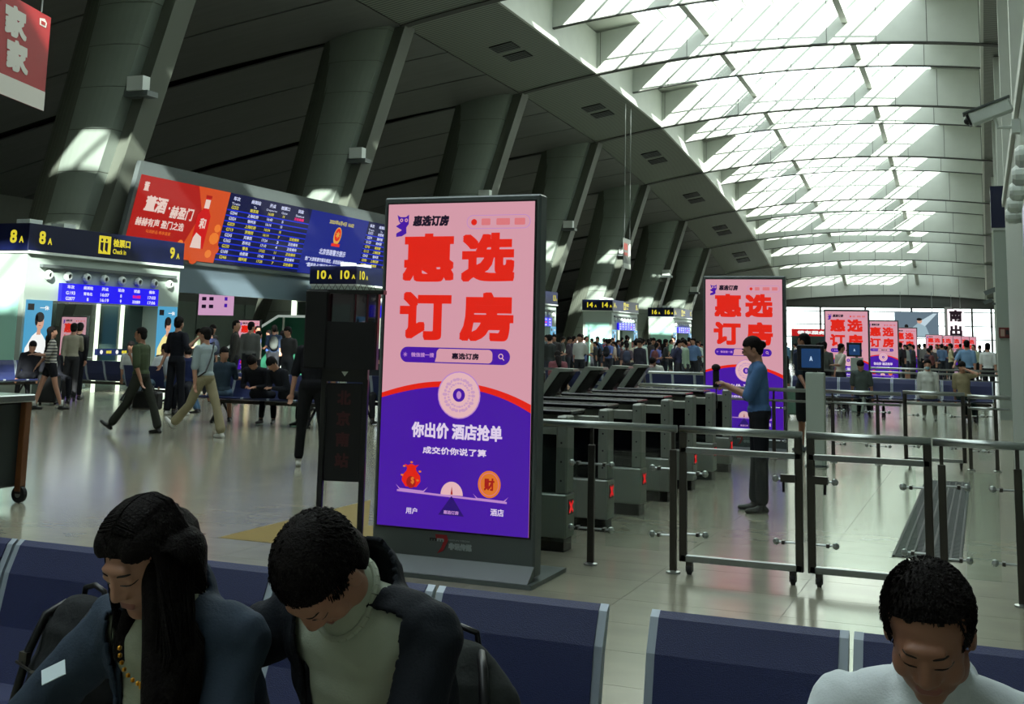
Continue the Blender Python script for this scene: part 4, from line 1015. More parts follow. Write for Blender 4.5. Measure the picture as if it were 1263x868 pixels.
# ============================================================ LUGGAGE TROLLEY at the left edge
t = thing('luggage_trolley', 'grey and orange wheeled trolley cut by the left edge', 'trolley', (-8.65, 8.25, 0))
mo = mat('orange_brown_frame', (.42, .26, .14), .5); md = mat('trolley_grey', (.22, .25, .25), .4, .3)
MB().box(-.5, .42, -.25, .25, .14, .90, b=.02).build('body', md, t)
MB().box(.42, .49, -.24, -.17, .10, .92, b=.005).build('corner_post', mo, t); MB().box(.42, .49, .17, .24, .10, .92, b=.005).build('corner_post', mo, t)
MB().box(-.55, .50, -.27, .27, .90, .97, b=.01).build('top_tray', M_STEEL, t)
s = MB()
for x in (.02, .16, .30):
    s.tube([(x, -.27, .2), (x, -.27, .62)], .012, 6, M_STEEL); s.box(x-.02, x+.02, -.29, -.25, .60, .64, M_BLACK); s.box(x-.02, x+.02, -.29, -.25, .36, .40, M_BLACK)
s.build('strap_rods', None, t)
for x in (-.42, .46):
    for y in (-.2, .2):
        c = MB(); c.lathe([(.055, -.02), (.075, -.02), (.075, .02), (.055, .02)], 16, M_RUBBER, Matrix.Translation((x, y, .075)) @ Matrix.Rotation(PI/2, 4, 'X')); c.box(x-.03, x+.03, y-.025, y+.025, .08, .15, M_BLACK); c.lathe([(.03, -.024), (.03, .024)], 10, M_STEEL, Matrix.Translation((x, y, .075)) @ Matrix.Rotation(PI/2, 4, 'X')); c.build('wheel', None, t)
# ============================================================ PEOPLE
def ell(c, r, rot=(0, 0, 0), reg=1):
    R = Matrix.Rotation(rot[2], 3, 'Z') @ Matrix.Rotation(rot[1], 3, 'Y') @ Matrix.Rotation(rot[0], 3, 'X')
    return ('e', Vector(c), Vector(r), R, reg)
def cap(a, b, r0, r1, reg): return ('c', Vector(a), Vector(b), (r0, r1), reg)
def prim_mb(prims, n=14):
    mb = MB()
    for p in prims:
        if p[0] == 'e': mb.ball(p[1], tuple(p[2]), n=n, R=p[3])
        else:
            a, b, (r0, r1) = p[1], p[2], p[3]; d = b - a; L = d.length or 1e-4
            q = Vector((0, 0, 1)).rotation_difference(d.normalized()).to_matrix().to_4x4(); q.translation = a
            prof = [(r0*math.cos(t), r0*math.sin(t)) for t in (-1.4, -1.0, -.5)] + [(r0, 0), ((r0+r1)/2, L/2), (r1, L)] + [(r1*math.cos(t), L + r1*math.sin(t)) for t in (.5, 1.0, 1.4)]
            mb.lathe(prof, n, None, q)
    return mb
def fuse(name, prims, vox, mats, smooth=3, n=14, deform=None, fac=0.5):
    mb = prim_mb(prims, n); me0 = mb.mesh(name)
    o = bpy.data.objects.new('tmp', me0); C.objects.link(o)
    md = o.modifiers.new('r', 'REMESH'); md.mode = 'VOXEL'; md.voxel_size = vox
    if smooth:
        sm = o.modifiers.new('s', 'SMOOTH'); sm.factor = fac; sm.iterations = smooth
    me = bpy.data.meshes.new_from_object(o.evaluated_get(bpy.context.evaluated_depsgraph_get()))
    bpy.data.objects.remove(o); bpy.data.meshes.remove(me0)
    me.name = name; me.materials.clear()
    for m in mats: me.materials.append(m)
    if len(mats) > 1:
        P = len(me.polygons); c = np.empty(P*3); me.polygons.foreach_get('center', c); c = c.reshape(-1, 3)
        best = np.full(P, 1e9); reg = np.zeros(P, int)
        for p in prims:
            if p[0] == 'e':
                R = np.array(p[3]); q = (c - np.array(p[1])) @ R
                rr = np.array(p[2]); k = np.sqrt(((q/rr)**2).sum(1)); d = (k-1)*rr.min()
            else:
                a = np.array(p[1]); ab = np.array(p[2])-a; L2 = max((ab**2).sum(), 1e-9)
                t = np.clip(((c-a)@ab)/L2, 0, 1); d = np.linalg.norm(c - a - t[:, None]*ab, axis=1) - (p[3][0]+(p[3][1]-p[3][0])*t)
            reg = np.where(d < best, p[-1], reg); best = np.minimum(best, d)
        me.polygons.foreach_set('material_index', np.clip(reg, 0, len(mats)-1).astype(np.int32))
    me.polygons.foreach_set('use_smooth', [True]*len(me.polygons))
    if deform:
        V = len(me.vertices); a = np.empty(V*3); me.vertices.foreach_get('co', a); a = a.reshape(-1, 3)
        nn = np.empty(V*3); me.vertices.foreach_get('normal', nn); nn = nn.reshape(-1, 3)
        a = deform(a, nn); me.vertices.foreach_set('co', a.astype(np.float32).ravel()); 
    me.update()
    return me
SKIN = mat('skin', (0.66, 0.48, 0.39), 0.55, bump=.05, bscale=300); SKIN_D = mat('skin_tanned', (0.55, 0.38, 0.29), 0.5, bump=.05, bscale=300)
HAIR = mat('black_hair', (0.10, 0.088, 0.085), 0.6, bump=.6, bscale=200, spec=.06); SHOE = mat('shoe_dark', (.06, .06, .06), .5); SHOE_W = mat('shoe_white', (.75, .75, .72), .5); SOCK = mat('sock_white', (.78, .78, .76), .8)
EYE = mat('eye_dark', (.03, .02, .02), .3); LIP = mat('lip', (.54, .33, .29), .5)
CL = {}
def cloth(c, key=None):
    k = 'cloth_%02x%02x%02x' % tuple(int(x*255) for x in (lin(c) if isinstance(c, str) else c)) if key is None else key
    return mat(k, c, 0.85, bump=.25, bscale=70, grain=.10, gscale=6, spec=.2)
def rotv(v, pitch, yaw=0, roll=0):
    return Matrix.Rotation(yaw, 3, 'Z') @ Matrix.Rotation(roll, 3, 'Y') @ Matrix.Rotation(-pitch, 3, 'X') @ Vector(v)
def head_prims(M, s=1.0, low=False):
    """M: 4x4 from head space (x right, y forward, z up, origin between the ears)"""
    T = lambda v: M @ (Vector(v)*s)
    R3 = M.to_3x3()
    def E(c, r, reg=0): return ('e', T(c), Vector(r)*s, R3.copy(), reg)
    p = [E((0, -.012, .045), (.074, .092, .080)), E((0, .022, .0), (.064, .072, .085)), E((0, .030, -.045), (.057, .056, .060)), E((0, .055, -.085), (.030, .028, .026)),
         E((.036, .052, -.025), (.029, .026, .030)), E((-.036, .052, -.025), (.029, .026, .030)),
         E((0, .082, .036), (.040, .014, .012)), E((-.048, .010, -.052), (.022, .036, .036)), E((.048, .010, -.052), (.022, .036, .036))]
    p += [('c', T((0, .088, .022)), T((0, .101, -.020)), (.009*s, .0140*s), 0), E((.015, .090, -.024), (.011, .012, .009)), E((-.015, .090, -.024), (.011, .012, .009))]
    p += [E((.075, -.006, .0), (.009, .019, .032)), E((-.075, -.006, .0), (.009, .019, .032))]
    if not low:
        p += [E((.031, .080, .014), (.0165, .011, .0105)), E((-.031, .080, .014), (.0165, .011, .0105)),
              ('c', T((-.020, .084, -.053)), T((.020, .084, -.053)), (.0040*s, .0040*s), 3), ('c', T((-.016, .085, -.060)), T((.016, .085, -.060)), (.0050*s, .0050*s), 3)]
    return p
def face_bits(parent, M, s=1.0):
    T = lambda v: M @ (Vector(v)*s)
    e = MB()
    for sx in (-1, 1):
        e.tube([T((sx*.016, .0925, .010)), T((sx*.031, .0935, .0065)), T((sx*.047, .084, .010))], .0022*s, 6, EYE)
        e.tube([T((sx*.014, .096, .036)), T((sx*.032, .094, .041)), T((sx*.052, .080, .035))], [.003*s, .0035*s, .0015*s], 6, HAIR)
    e.build('eyes_and_brows', None, parent)
def hair_mesh(M, s, style, vox=.012, dens=1.0, extra=None):
    T = lambda v: M @ (Vector(v)*s); R3 = M.to_3x3()
    k = 1.0 + (.10 if style != 'crop' else .055)
    pr = [('e', T((0, -.016, .048)), Vector((.074*k+.004, .092*k, .083*k))*s, R3.copy(), 0), ('e', T((0, -.042, -.005)), Vector((.069*k, .060*k, .084))*s, R3.copy(), 0)]
    if style == 'bun': pr += [('e', T((0, -.115, .01)), Vector((.040, .035, .040))*s, R3.copy(), 0), ('e', T((0, -.095, .0)), Vector((.03, .03, .03))*s, R3.copy(), 0)]
    if style == 'tail': pr += [('c', T((0, -.10, .04)), T((0, -.135, -.10)), (.030*s, .030*s), 0), ('c', T((0, -.135, -.10)), T((0, -.13, -.32)), (.030*s, .014*s), 0)]
    if style == 'long': pr += [('e', T((0, -.05, -.08)), Vector((.085, .050, .12))*s, R3.copy(), 0), ('c', T((-.02, -.07, -.10)), T((0, -.09, -.36)), (.065*s, .04*s), 0), ('c', T((.04, -.05, -.08)), T((.03, -.08, -.34)), (.05*s, .03*s), 0)]
    if extra: pr += extra
    Mi = M.inverted()
    def f(a, nn):
        A = np.array(Mi); q = (a @ A[:3, :3].T + A[:3, 3])/s
        hl = .088 if style == 'crop' else .066
        face = (q[:, 1] > .048 - .35*np.abs(q[:, 0])) & (q[:, 2] < hl - .25*np.abs(q[:, 0]))
        side = (q[:, 1] > -.030) & (q[:, 2] < .000)
        if style == 'bob': side = (q[:, 1] > .02) & (q[:, 2] < .012)
        push = (face | side) & (q[:, 2] > -.16) & (q[:, 1] > -.035)
        c = np.array([0, -.01, .03]); out = q.copy(); out[push] = c + (q[push]-c)*.72
        B = np.array(M); w_ = (out*s) @ B[:3, :3].T + B[:3, 3]
        return w_
    return fuse('hair', pr, vox*s, [HAIR], 2, 16, f)
def build_figure(P):
    """Articulated figure facing local +Y. Returns (prims, joints, headmatrix)."""
    h = P.get('h', 1.70)/1.72; fem = P.get('fem', False); fat = P.get('fat', 1.0)
    pr = []; J = {}
    sw = (.185 if fem else .205)*h; hw = .088*h
    lean = P.get('lean', 0.0); twist = P.get('twist', 0.0)
    hip = Vector((0, 0, 0))
    up = lambda v: rotv(v, -lean, twist) * 1
    def tp(x, y, z): return hip + Matrix.Rotation(twist, 3, 'Z') @ (Matrix.Rotation(-lean, 3, 'X') @ Vector((x*h, y*h, z*h)))
    TR = (twist, -lean)
    R = Matrix.Rotation(twist, 3, 'Z') @ Matrix.Rotation(-lean, 3, 'X')
    def E(c, r, reg): return ('e', tp(*c), Vector(r)*h, R.copy(), reg)
    b = .94 if fem else 1.0
    pr += [E((0, -.005, .0), (.165*fat, .120*fat, .115), 2), E((0, 0, .13), (.145*b*fat, .108*fat, .13), 1), E((0, .003, .30), (.165*b*fat, .112*fat, .16), 1), E((0, -.005, .40), (.170*b, .100, .12), 1), E((0, .0, .22), (.150*b*fat, .112*fat, .20), 1), E((0, -.003, .035), (.158*fat, .122*fat, .09), 1)]
    if fem: pr += [E((.055, .065, .30), (.06, .050, .065), 1), E((-.055, .065, .30), (.06, .050, .065), 1)]
    pr += [('c', tp(0, -.01, .475), tp(-.155, -.005, .438), (.056*h, .050*h), 1), ('c', tp(0, -.01, .475), tp(.155, -.005, .438), (.056*h, .050*h), 1)]
    neck0 = tp(0, -.01, .48)
    hp = P.get('head', (0, 0)); hr = P.get('hroll', 0)
    HR = R @ Matrix.Rotation(hp[1], 3, 'Z') @ Matrix.Rotation(hr, 3, 'Y') @ Matrix.Rotation(-hp[0], 3, 'X')
    nd = (HR @ Vector((0, .02, 1))).normalized()*.5 + (R @ Vector((0, 0, 1)))*.5
    hc = neck0 + nd*(.165*h) + HR @ Vector((0, .015, .0))
    HM = HR.to_4x4(); HM.translation = hc
    pr += [('c', tp(0, -.015, .45), hc - HR @ Vector((0, .015, .03)), (.058*h, .052*h), 0)]
    pr += head_prims(HM, h*(.97 if fem else 1.0), P.get('lowhead', True))
    # legs: (pitch forward, knee flex, splay)
    J['feet'] = []
    for s, (a, k, sp) in ((-1, P.get('legL', (0.03, .03, .04))), (1, P.get('legR', (0.03, .03, .04)))):
        hj = Matrix.Rotation(twist*.5, 3, 'Z') @ Vector((s*hw, 0, -.03*h))
        th = rotv((0, 0, -1), a, 0, -s*sp); kn = hj + th*(.43*h)
        sh = rotv((0, 0, -1), a-k, 0, -s*sp*.5); an = kn + sh*(.42*h)
        sk = P.get('shorts', 0); rr = 1.0 if not sk else .82
        if sk:
            m1 = hj + th*(.43*h*sk); pr += [('c', hj, m1, (.094*h*fat, .086*h), 2), ('c', hj + th*(.1*h), kn, (.072*h, .054*h), 0), ('c', kn, an, (.054*h, .036*h), 0), ('c', kn+sh*.06*h, kn+sh*.2*h, (.052*h, .046*h), 0)]
        else:
            lg = 1.0; pr += [('c', hj, kn, (.092*h*fat, .066*h), 2), ('c', kn, kn+sh*(.37*h), (.064*h, P.get('cuff', .052)*h), 2), ('c', kn+sh*.3*h, an, (.038*h, .034*h), 0)]
        fa = P.get('footL' if s < 0 else 'footR', a-k if abs(a-k) > .35 and not P.get('sit') else 0)
        fd = rotv((0, 1, 0), fa, 0); fd = Vector((s*.15, fd.y, fd.z)).normalized()
        dn = rotv((0, 0, -1), fa)
        pr += [('c', an, an + dn*.045*h + fd*.02, (.034*h, .030*h), 0), ('c', an+dn*.05*h, an + dn*.06*h + fd*.13*h, (.030*h, .024*h), 0)]
        J['feet'].append((an, fd, dn))
    # arms: (pitch, abduction, elbow flex, inward) ; explicit hand target possible
    J['hands'] = []; J['arms'] = []
    sl = P.get('sleeve', .55)
    for s, (a, ab, fl, inn) in ((-1, P.get('armL', (0.05, .12, .15, 0))), (1, P.get('armR', (0.05, .12, .15, 0)))):
        sj = tp(s*.172*b, -.005, .435)
        u = R @ rotv((0, 0, -1), a, 0, -s*ab); el = sj + u*(.285*h)
        tgt = P.get('handL' if s < 0 else 'handR')
        if tgt is not None:
            T = Vector(tgt); D = (T - sj); L = D.length; a1, a2 = .285*h, .25*h; L = min(L, a1+a2-.005)
            D.normalize(); ca = (a1*a1 + L*L - a2*a2)/(2*a1*L); off = a1*math.sqrt(max(0, 1-ca*ca))
            pole = Vector(P.get('pole', (s*.5, -.6, -.8))); pole = Vector((s*abs(pole.x), pole.y, pole.z)); pole = (pole - D*pole.dot(D)).normalized()
            el = sj + D*(a1*ca) + pole*off; wr = sj + D*L; f = (wr-el).normalized()
        else:
            f = R @ (Matrix.Rotation(s*inn, 3, 'Z') @ rotv((0, 0, -1), a+fl, 0, -s*ab*.5)); wr = el + f*(.25*h)
        u = (el-sj).normalized(); J['arms'].append((sj, el, wr, f))
        pr += [('c', sj, el, (.046*h, .037*h), 0), ('c', el, wr, (.038*h, .026*h), 0)]
        if sl > 0:
            e1 = sj + (el-sj)*min(1, sl*1.6); pr.append(('c', sj, e1, (.062*h, .060*h if sl < 1 else .050*h), 1))
            if sl >= 1: pr.append(('c', el, el + (wr-el)*.92, (.048*h, .038*h), 1))
        # hand: palm, four fingers, thumb
        side = f.cross(Vector((0, 0, 1)) if abs(f.z) < .9 else Vector((0, 1, 0))).normalized()
        pn = side.cross(f).normalized(); palm = wr + f*(.045*h)
        if P.get('hand', True):
            Rm = Matrix((side, f, pn)).transposed()
            pr.append(('e', palm, Vector((.038, .045, .017))*h, Rm, 0))
            curl = P.get('curl', .5)
            for q in range(4):
                o_ = (q-1.5)*.0185*h; L1 = (.036, .042, .040, .030)[q]*h; b0 = wr + f*.078*h + side*o_
                d1 = (f*math.cos(curl*.6) - pn*math.sin(curl*.6)); b1 = b0 + d1*L1; d2 = (f*math.cos(curl*1.5) - pn*math.sin(curl*1.5)); b2 = b1 + d2*L1*.9
                pr += [('c', b0-f*.012, b1, (.0088*h, .0082*h), 0), ('c', b1, b2, (.0082*h, .007*h), 0)]
            tb = wr + f*.028*h + side*(-s)*.030*h*(-1); t1 = tb + (f*.75 - pn*.4 + side*s*.5).normalized()*.036*h; pr += [('c', tb, t1, (.011*h, .0095*h), 0), ('c', t1, t1 + (f - pn*.5).normalized()*.026*h, (.0095*h, .008*h), 0)]
        J['hands'].append(wr + f*.08*h)
    # drop to the ground
    lo = min(an.z + dn.z*.085*h for an, fd, dn in J['feet'])
    J['lift'] = -lo; J['HM'] = HM; J['h'] = h; J['R'] = R; J['tp'] = tp
    return pr, J
def shoes(parent, J, m, sock=None, vox=.012):
    h = J['h']
    for an, fd, dn in J['feet']:
        up = -dn; side = fd.cross(up).normalized()
        pr = [('c', an + dn*.055*h - fd*.035*h, an + dn*.052*h + fd*.05*h, (.036*h, .036*h), 0), ('c', an + dn*.058*h + fd*.05*h, an + dn*.062*h + fd*.15*h, (.037*h, .026*h), 0), ('c', an+dn*.0, an+dn*.04*h, (.040*h, .040*h), 0)]
        def f(a, nn, an=an, dn=dn):
            d = (a - np.array(an)) @ np.array(dn); k = np.where(d > .085*h, d-.085*h, 0); return a - k[:, None]*np.array(dn)
        link('shoe', fuse('shoe', pr, vox, [m], 1, 10, f), parent)
        if sock is not None: MB().tube([an - dn*.11*h, an + dn*.01*h], .041*h, 10).build('sock', sock, parent, smooth=True)
def person(P, label, loc, yaw, name='person', group=None, vox=.016, top='555555', bottom='222226', skin=None, shoe=None, sock=None, hair='short', face=False):
    """yaw: direction the figure faces, 0 = away from the camera (+Y), pi = towards it"""
    pr, J = build_figure(P)
    t = thing(name, label, 'person', (loc[0], loc[1], (loc[2] if len(loc) > 2 else 0) + (J['lift'] if not P.get('sit') else P.get('seat', .47)+.095)), yaw, group)
    mt = top if not isinstance(top, str) else cloth(top); mb_ = bottom if not isinstance(bottom, str) else cloth(bottom)
    link('body', fuse('body', pr, vox, [skin or SKIN, mt, mb_, LIP], 2), t)
    if hair: link('hair', hair_mesh(J['HM'], J['h'], hair, vox=max(.009, vox*.8)), t)
    if shoe is not False: shoes(t, J, shoe or SHOE, sock)
    if face: face_bits(t, J['HM'], J['h'])
    return t, J
SIT = dict(sit=True, legL=(1.5, 1.5, .12), legR=(1.5, 1.5, .12))
def sitp(**k): d = dict(SIT); d.update(k); return d
# ---------- the guard
G, J = person(dict(h=1.64, fem=True, lean=.04, head=(.35, 0), handL=(-.03, .31, .26), handR=(.04, .28, .23), pole=(.35, -.5, -1), curl=1.1, sleeve=.62, legL=(.02, .02, .03), legR=(-.03, .02, .03), cuff=.066),
    'guard in blue shirt and dark trousers looking at a phone beside the turnstiles', (-2.02, 11.45), PI/2 + .30, vox=.009, top='4a6a94', bottom='16171d', hair='bun', shoe=SHOE, face=True)
hm = (J['hands'][0]+J['hands'][1])/2
ph = thing('handheld_radio', 'small black handheld device with strap held by the guard in blue', 'handheld device', (0, 0, 0)); ph.location = G.matrix_basis.to_translation() + Matrix.Rotation(PI/2+.30, 3, 'Z') @ (hm + Vector((0, .05, .02)))
MB().box(-.03, .03, -.012, .012, -.06, .10, b=.004).build('body', M_BLACK, ph); MB().ball((0, 0, .13), (.045, .04, .035)).build('head', M_BLACKM, ph); MB().tube([(0, 0, -.06), (.01, 0, -.2), (0, .01, -.26)], .006, 6).build('strap', M_BLACK, ph)
# ---------- people walking and standing on the left
stripe = mat('striped_knit', (0.74, 0.72, 0.66), .85)
nt = stripe.node_tree; tc = nt.nodes.new('ShaderNodeTexCoord'); wv = nt.nodes.new('ShaderNodeTexWave'); wv.wave_type = 'BANDS'; wv.bands_direction = 'Z'; wv.inputs['Scale'].default_value = 5.2
nt.links.new(tc.outputs['Object'], wv.inputs['Vector']); rr_ = nt.nodes.new('ShaderNodeValToRGB'); rr_.color_ramp.elements[0].position = .30; rr_.color_ramp.elements[1].position = .36
rr_.color_ramp.elements[0].color = (.03, .03, .04, 1); rr_.color_ramp.elements[1].color = (.42, .40, .34, 1); nt.links.new(wv.outputs['Fac'], rr_.inputs[0]); nt.links.new(rr_.outputs[0], nt.nodes['Principled BSDF'].inputs['Base Color'])
person(dict(h=1.62, fem=True, lean=-.05, head=(.0, -.2), legL=(.34, .1, .03), legR=(-.22, .12, .04), armL=(.2, .1, .5, .2), armR=(.5, .2, 1.2, .1), shorts=.42, sleeve=.6),
    'woman in a striped top, black shorts and long dark hair walking away', (-17.0, 18.1), -.55, top=stripe, bottom='15151a', hair='long', shoe=SHOE, sock=SOCK, vox=.014)
t, J = person(dict(h=1.66, lean=.06, head=(.05, .1), legL=(-.38, .25, .04), legR=(.42, .12, .04), armL=(.1, .1, .25, 0), armR=(-.1, .12, .2, 0), sleeve=.6, fat=1.06, cuff=.07),
    'man in an olive green T-shirt striding left with a black bag', (-12.15, 14.85), 1.75, top='3f4a33', bottom='2b2d27', skin=SKIN_D, vox=.012, hair='crop', face=True)
bagp = t.location + Matrix.Rotation(1.75, 3, 'Z') @ J['hands'][1]
bb = thing('handbag', 'black holdall carried low by the man in olive green', 'bag', (bagp.x, bagp.y, bagp.z-.36), 1.75)
MB().box(-.10, .10, -.22, .22, 0, .28, b=.03).build('body', mat('black_nylon', (.045, .045, .05), .6, bump=.3), bb); MB().tube([(0, -.12, .27), (0, -.08, .36), (0, .08, .36), (0, .12, .27)], .010, 6).build('handle', M_BLACK, bb)
t, J = person(dict(h=1.83, head=(.05, .25), legL=(.05, .05, .07), legR=(-.05, .04, .07), armL=(.1, .15, .3, .1), handR=(.46, .06, .42), pole=(.8, -.2, -.7), sleeve=.6, cuff=.07),
    'tall man in black seen from behind, one arm raised, near gate 9A', (-14.2, 18.35), -.15, top='14161d', bottom='1b1c1e', vox=.014, shoe=SHOE_W)
t, J = person(dict(h=1.68, lean=.06, head=(.1, .15), legL=(-.45, .35, .04), legR=(.40, .10, .04), armL=(-.1, .12, .2, 0), handR=(.10, .20, .62), sleeve=.6, cuff=.075, pole=(.6, .6, -.9)),
    'man in a pale grey shirt and beige trousers striding left', (-10.95, 14.85), 1.45, top='93a0a2', bottom='8d8468', vox=.012, shoe=SHOE_W, face=True)
st = MB(); tp = J['tp']
st.tube([tp(.13, -.06, .53), tp(.10, .08, .50), tp(.0, .135, .32), tp(-.10, .13, .12), tp(-.17, .05, .0)], .013, 6); st.tube([tp(.13, -.06, .53), tp(.0, -.12, .3), tp(-.12, -.12, .08), tp(-.17, .0, .0)], .013, 6)
st.build('bag_strap', M_BLACK, t)
t, J = person(dict(h=1.70, fat=1.12, legL=(.03, .03, .09), legR=(-.02, .03, .11), armL=(-.05, .22, .15, 0), armR=(-.02, .2, .15, 0), sleeve=.65, cuff=.058, head=(.2, .1)),
    'heavy man in black T-shirt with white print standing by the black stand', (-7.55, 12.4), .35, top='141416', bottom='131315', vox=.012, shoe=SHOE_W, sock=SOCK)
pm = MB(); F = frame(tp(0, 0, 0)*0 + Vector((0, -.138, .30)), (1, 0, 0), (0, 0, 1)); write(pm, 'TRUEVIBES', F, .0, 0, .20, .035, SOCK, .002, z=.0); pm.build('back_print', None, t)
t, J = person(dict(h=1.74, fat=1.05, head=(.25, .35), legL=(.05, .04, .07), legR=(-.04, .03, .07), armL=(.25, .15, .6, .2), armR=(.0, .12, .2, 0), sleeve=.6, shorts=1.0),
    'man in navy T-shirt and dark shorts behind the white terminal', (-2.5, 18.2), .9, top='1f2836', bottom='1c1d20', vox=.014, hair='crop', shoe=mat('grey_shoe', (.35, .37, .38), .7), skin=SKIN_D)

# ---------- seats
M_LEGD = mat('bench_leg_dark', (.10, .10, .11), .45, .3)
def make_bench(n, label, w_=.53, detail=True, parts=None):
    t = thing('bench_seats', label, 'bench')
    MB().box(-n*w_/2+.05, n*w_/2-.05, -.03, .03, .33, .39).build('beam', M_STEELD, t)
    prof = [(-.46, .455), (-.44, .47), (-.10, .43), (-.02, .45), (.05, .60), (.085, .76), (.125, .845), (.145, .86), (.15, .85), (.11, .74), (.075, .58), (.005, .42), (-.10, .40), (-.44, .435)]
    seat = MB(); seat.add([(-w_/2+.025, -y*0+x, z) for x, z in prof] + [(w_/2-.025, x, z) for x, z in prof], [tuple(range(len(prof)))[::-1], tuple(range(len(prof), 2*len(prof)))] + [(i, (i+1) % len(prof), len(prof)+(i+1) % len(prof), len(prof)+i) for i in range(len(prof))])
    E_ = [(x*1.0, z+.0) for x, z in prof]
    def shell(mb, x0, x1, o):
        P2 = [(y, z) for y, z in prof]
        mb.add([(x0, y+o, z) for y, z in P2] + [(x1, y+o, z) for y, z in P2], [tuple(range(len(P2)))[::-1], tuple(range(len(P2), 2*len(P2)))] + [(i, (i+1) % len(P2), len(P2)+(i+1) % len(P2), len(P2)+i) for i in range(len(P2))])
    me = None; fe = None
    for k in range(n):
        x = (k-(n-1)/2)*w_
        if me is None:
            a = MB(); shell(a, -w_/2+.030, w_/2-.030, 0); me = a.mesh('seat_shell', M_BLUEVINYL)
            b = MB(); shell(b, -w_/2+.006, -w_/2+.030, .004); fe = b.mesh('edge_trim', mat('seat_edge_grey', (.60, .64, .68), .4, .2))
        s = link('seat', me, t); s.location = (x, 0, 0); f = link('edge_trim', fe, s); f = link('edge_trim', fe, s); f.location = (w_-.036, 0, 0)
    for sx in (-1, 1):
        l = MB(); x = sx*(n*w_/2-.35)
        l.tube([(x, 0, .36), (x, -.30, .03)], .022, 6); l.tube([(x, 0, .36), (x, .30, .03)], .022, 6); l.tube([(x, -.32, .03), (x, -.26, .0)], .02, 6); l.tube([(x, .32, .03), (x, .26, .0)], .02, 6)
        l.build('leg', M_LEGD, t)
    return t
B5 = make_bench(5, 'x'); B3 = make_bench(3, 'x')
def bench(src, label, x, y, rz): return copy_tree(src, label=label, loc=(x, y, 0), rz=rz, group=None)
B5.location = (-3.05+2.5*.53-.26 - .0, 3.17-.10, 0); B5.location.x = -.975 - 2.5*.53
B5['label'] = 'blue perforated bench with white edges under the two people on the left'
B5.location.y = 3.06
B3.location = (-.865 + 1.5*.53, 3.06, 0); B3['label'] = 'blue perforated bench with white edges under the man in white'
bench(B5, 'blue bench with its back to the camera, behind the striped woman, left', -18.9, 21.6, PI)
bench(B3, 'blue bench seen from behind under gate 9A, left of the olive green man', -15.6, 19.6, PI)
bench(B5, 'blue bench facing the camera between the beige trousers and the black T-shirt', -11.6, 17.6, 0.0)
bench(B5, 'blue bench back behind the heavy man in black', -9.4, 18.8, PI)
bench(B5, 'blue bench at the lower left behind the luggage trolley', -19.9, 19.2, 1.3)
bench(B5, 'blue bench beyond the turnstiles before the far queue', -9.4, 27.5, PI)
bench(B5, 'blue bench beyond the turnstiles, right one, beside the seated man in white', -6.6, 27.5, PI)
bench(B5, 'blue bench on the right under the child and the man in grey', -3.9, 27.8, 0)
bench(B5, 'blue bench on the right under the masked woman', -1.15, 27.8, 0)

# ---------- seated people
def sitter(label, loc, yaw, top, bottom, **k):
    kw = {q: k.pop(q) for q in ('hair', 'shoe', 'sock', 'skin', 'vox', 'face') if q in k}
    kw.setdefault('vox', .018)
    return person(sitp(**k), label, loc, yaw, top=top, bottom=bottom, **kw)
sitter('young man in white T-shirt and jeans seated below the gate 9A totem', (-17.75, 21.35), PI+.4, 'c5cac8', '6d8494', lean=.1, head=(.3, -.2), handL=(-.05, .25, .42), legR=(1.2, .5, .1), legL=(1.35, .8, .1), shoe=SHOE_W)
sitter('person with hand at the face seated beside the young man in white', (-16.75, 21.3), PI+.3, '4c4a46', '3c3c3c', lean=.2, head=(.5, .2), handL=(-.02, .22, .58))
sitter('person in white T-shirt seated with back to the camera under gate 9A', (-15.75, 19.75), -.2, 'd4dad8', '6a8090', lean=.25, head=(.3, 0), sleeve=.7)
sitter('person in navy jacket seated left of the olive green man', (-14.4, 18.9), .5, '1c2448', '1a1c22', lean=.3, head=(.4, .3), sleeve=1)
sitter('person in jeans seated with a white plastic bag, left of the olive man', (-14.9, 19.1), PI/2+.3, '8a8f94', '4d6a86', lean=.15, head=(.3, 0), legR=(1.3, .9, .1), legL=(1.3, .8, .1))
pb = thing('plastic_bag', 'white plastic bag hanging at the knees of the person in jeans', 'bag', (-15.1, 18.7, .12))
def crumple(a, nn): return a + nn*np.array([[noise.noise(Vector(p)*14)*.03] for p in a])
link('body', fuse('body', [ell((0, 0, .16), (.16, .12, .17)), ell((0, 0, .33), (.07, .05, .08))], .012, [mat('bag_white', (.8, .82, .82), .35, spec=.6)], 1, 14, crumple), pb); MB().tube([(-.05, 0, .38), (-.03, 0, .5), (.03, 0, .5), (.05, 0, .38)], .008, 6).build('handle', M_WHITE, pb)
sitter('man in teal T-shirt and denim shorts seated, looking aside', (-12.35, 17.25), PI+.55, '2c3a46', '54697c', lean=.15, head=(.2, .5), shorts=.8, armL=(.5, .2, .9, .4), skin=SKIN, legL=(1.35, .9, .1))
sitter('person in black seated and bent forward, left of the black T-shirt man', (-11.55, 17.2), PI+.2, '15161c', '18181d', lean=.55, head=(.5, 0), sleeve=1, handL=(-.08, .35, .1), handR=(.08, .35, .1))
sitter('second person in black bent over a phone on the middle bench', (-11.0, 17.2), PI-.2, '191b22', '1b1b20', lean=.6, head=(.4, .1), sleeve=1, handL=(-.05, .4, .1), handR=(.06, .4, .1))
sitter('person in grey top seated behind the middle bench', (-9.2, 19.1), .2, '5c5f60', '2c2c30', lean=.2, head=(.3, 0))
sitter('person in black T-shirt seated with back turned on the middle bench', (-10.3, 19.1), .1, '202326', '222226', lean=.2, head=(.2, 0))
sitter('person in dark clothes with a black cap at the left edge', (-19.4, 20.0), PI+1.0, '1b1b1f', '19191e', lean=.25, head=(.4, 0), sleeve=1)
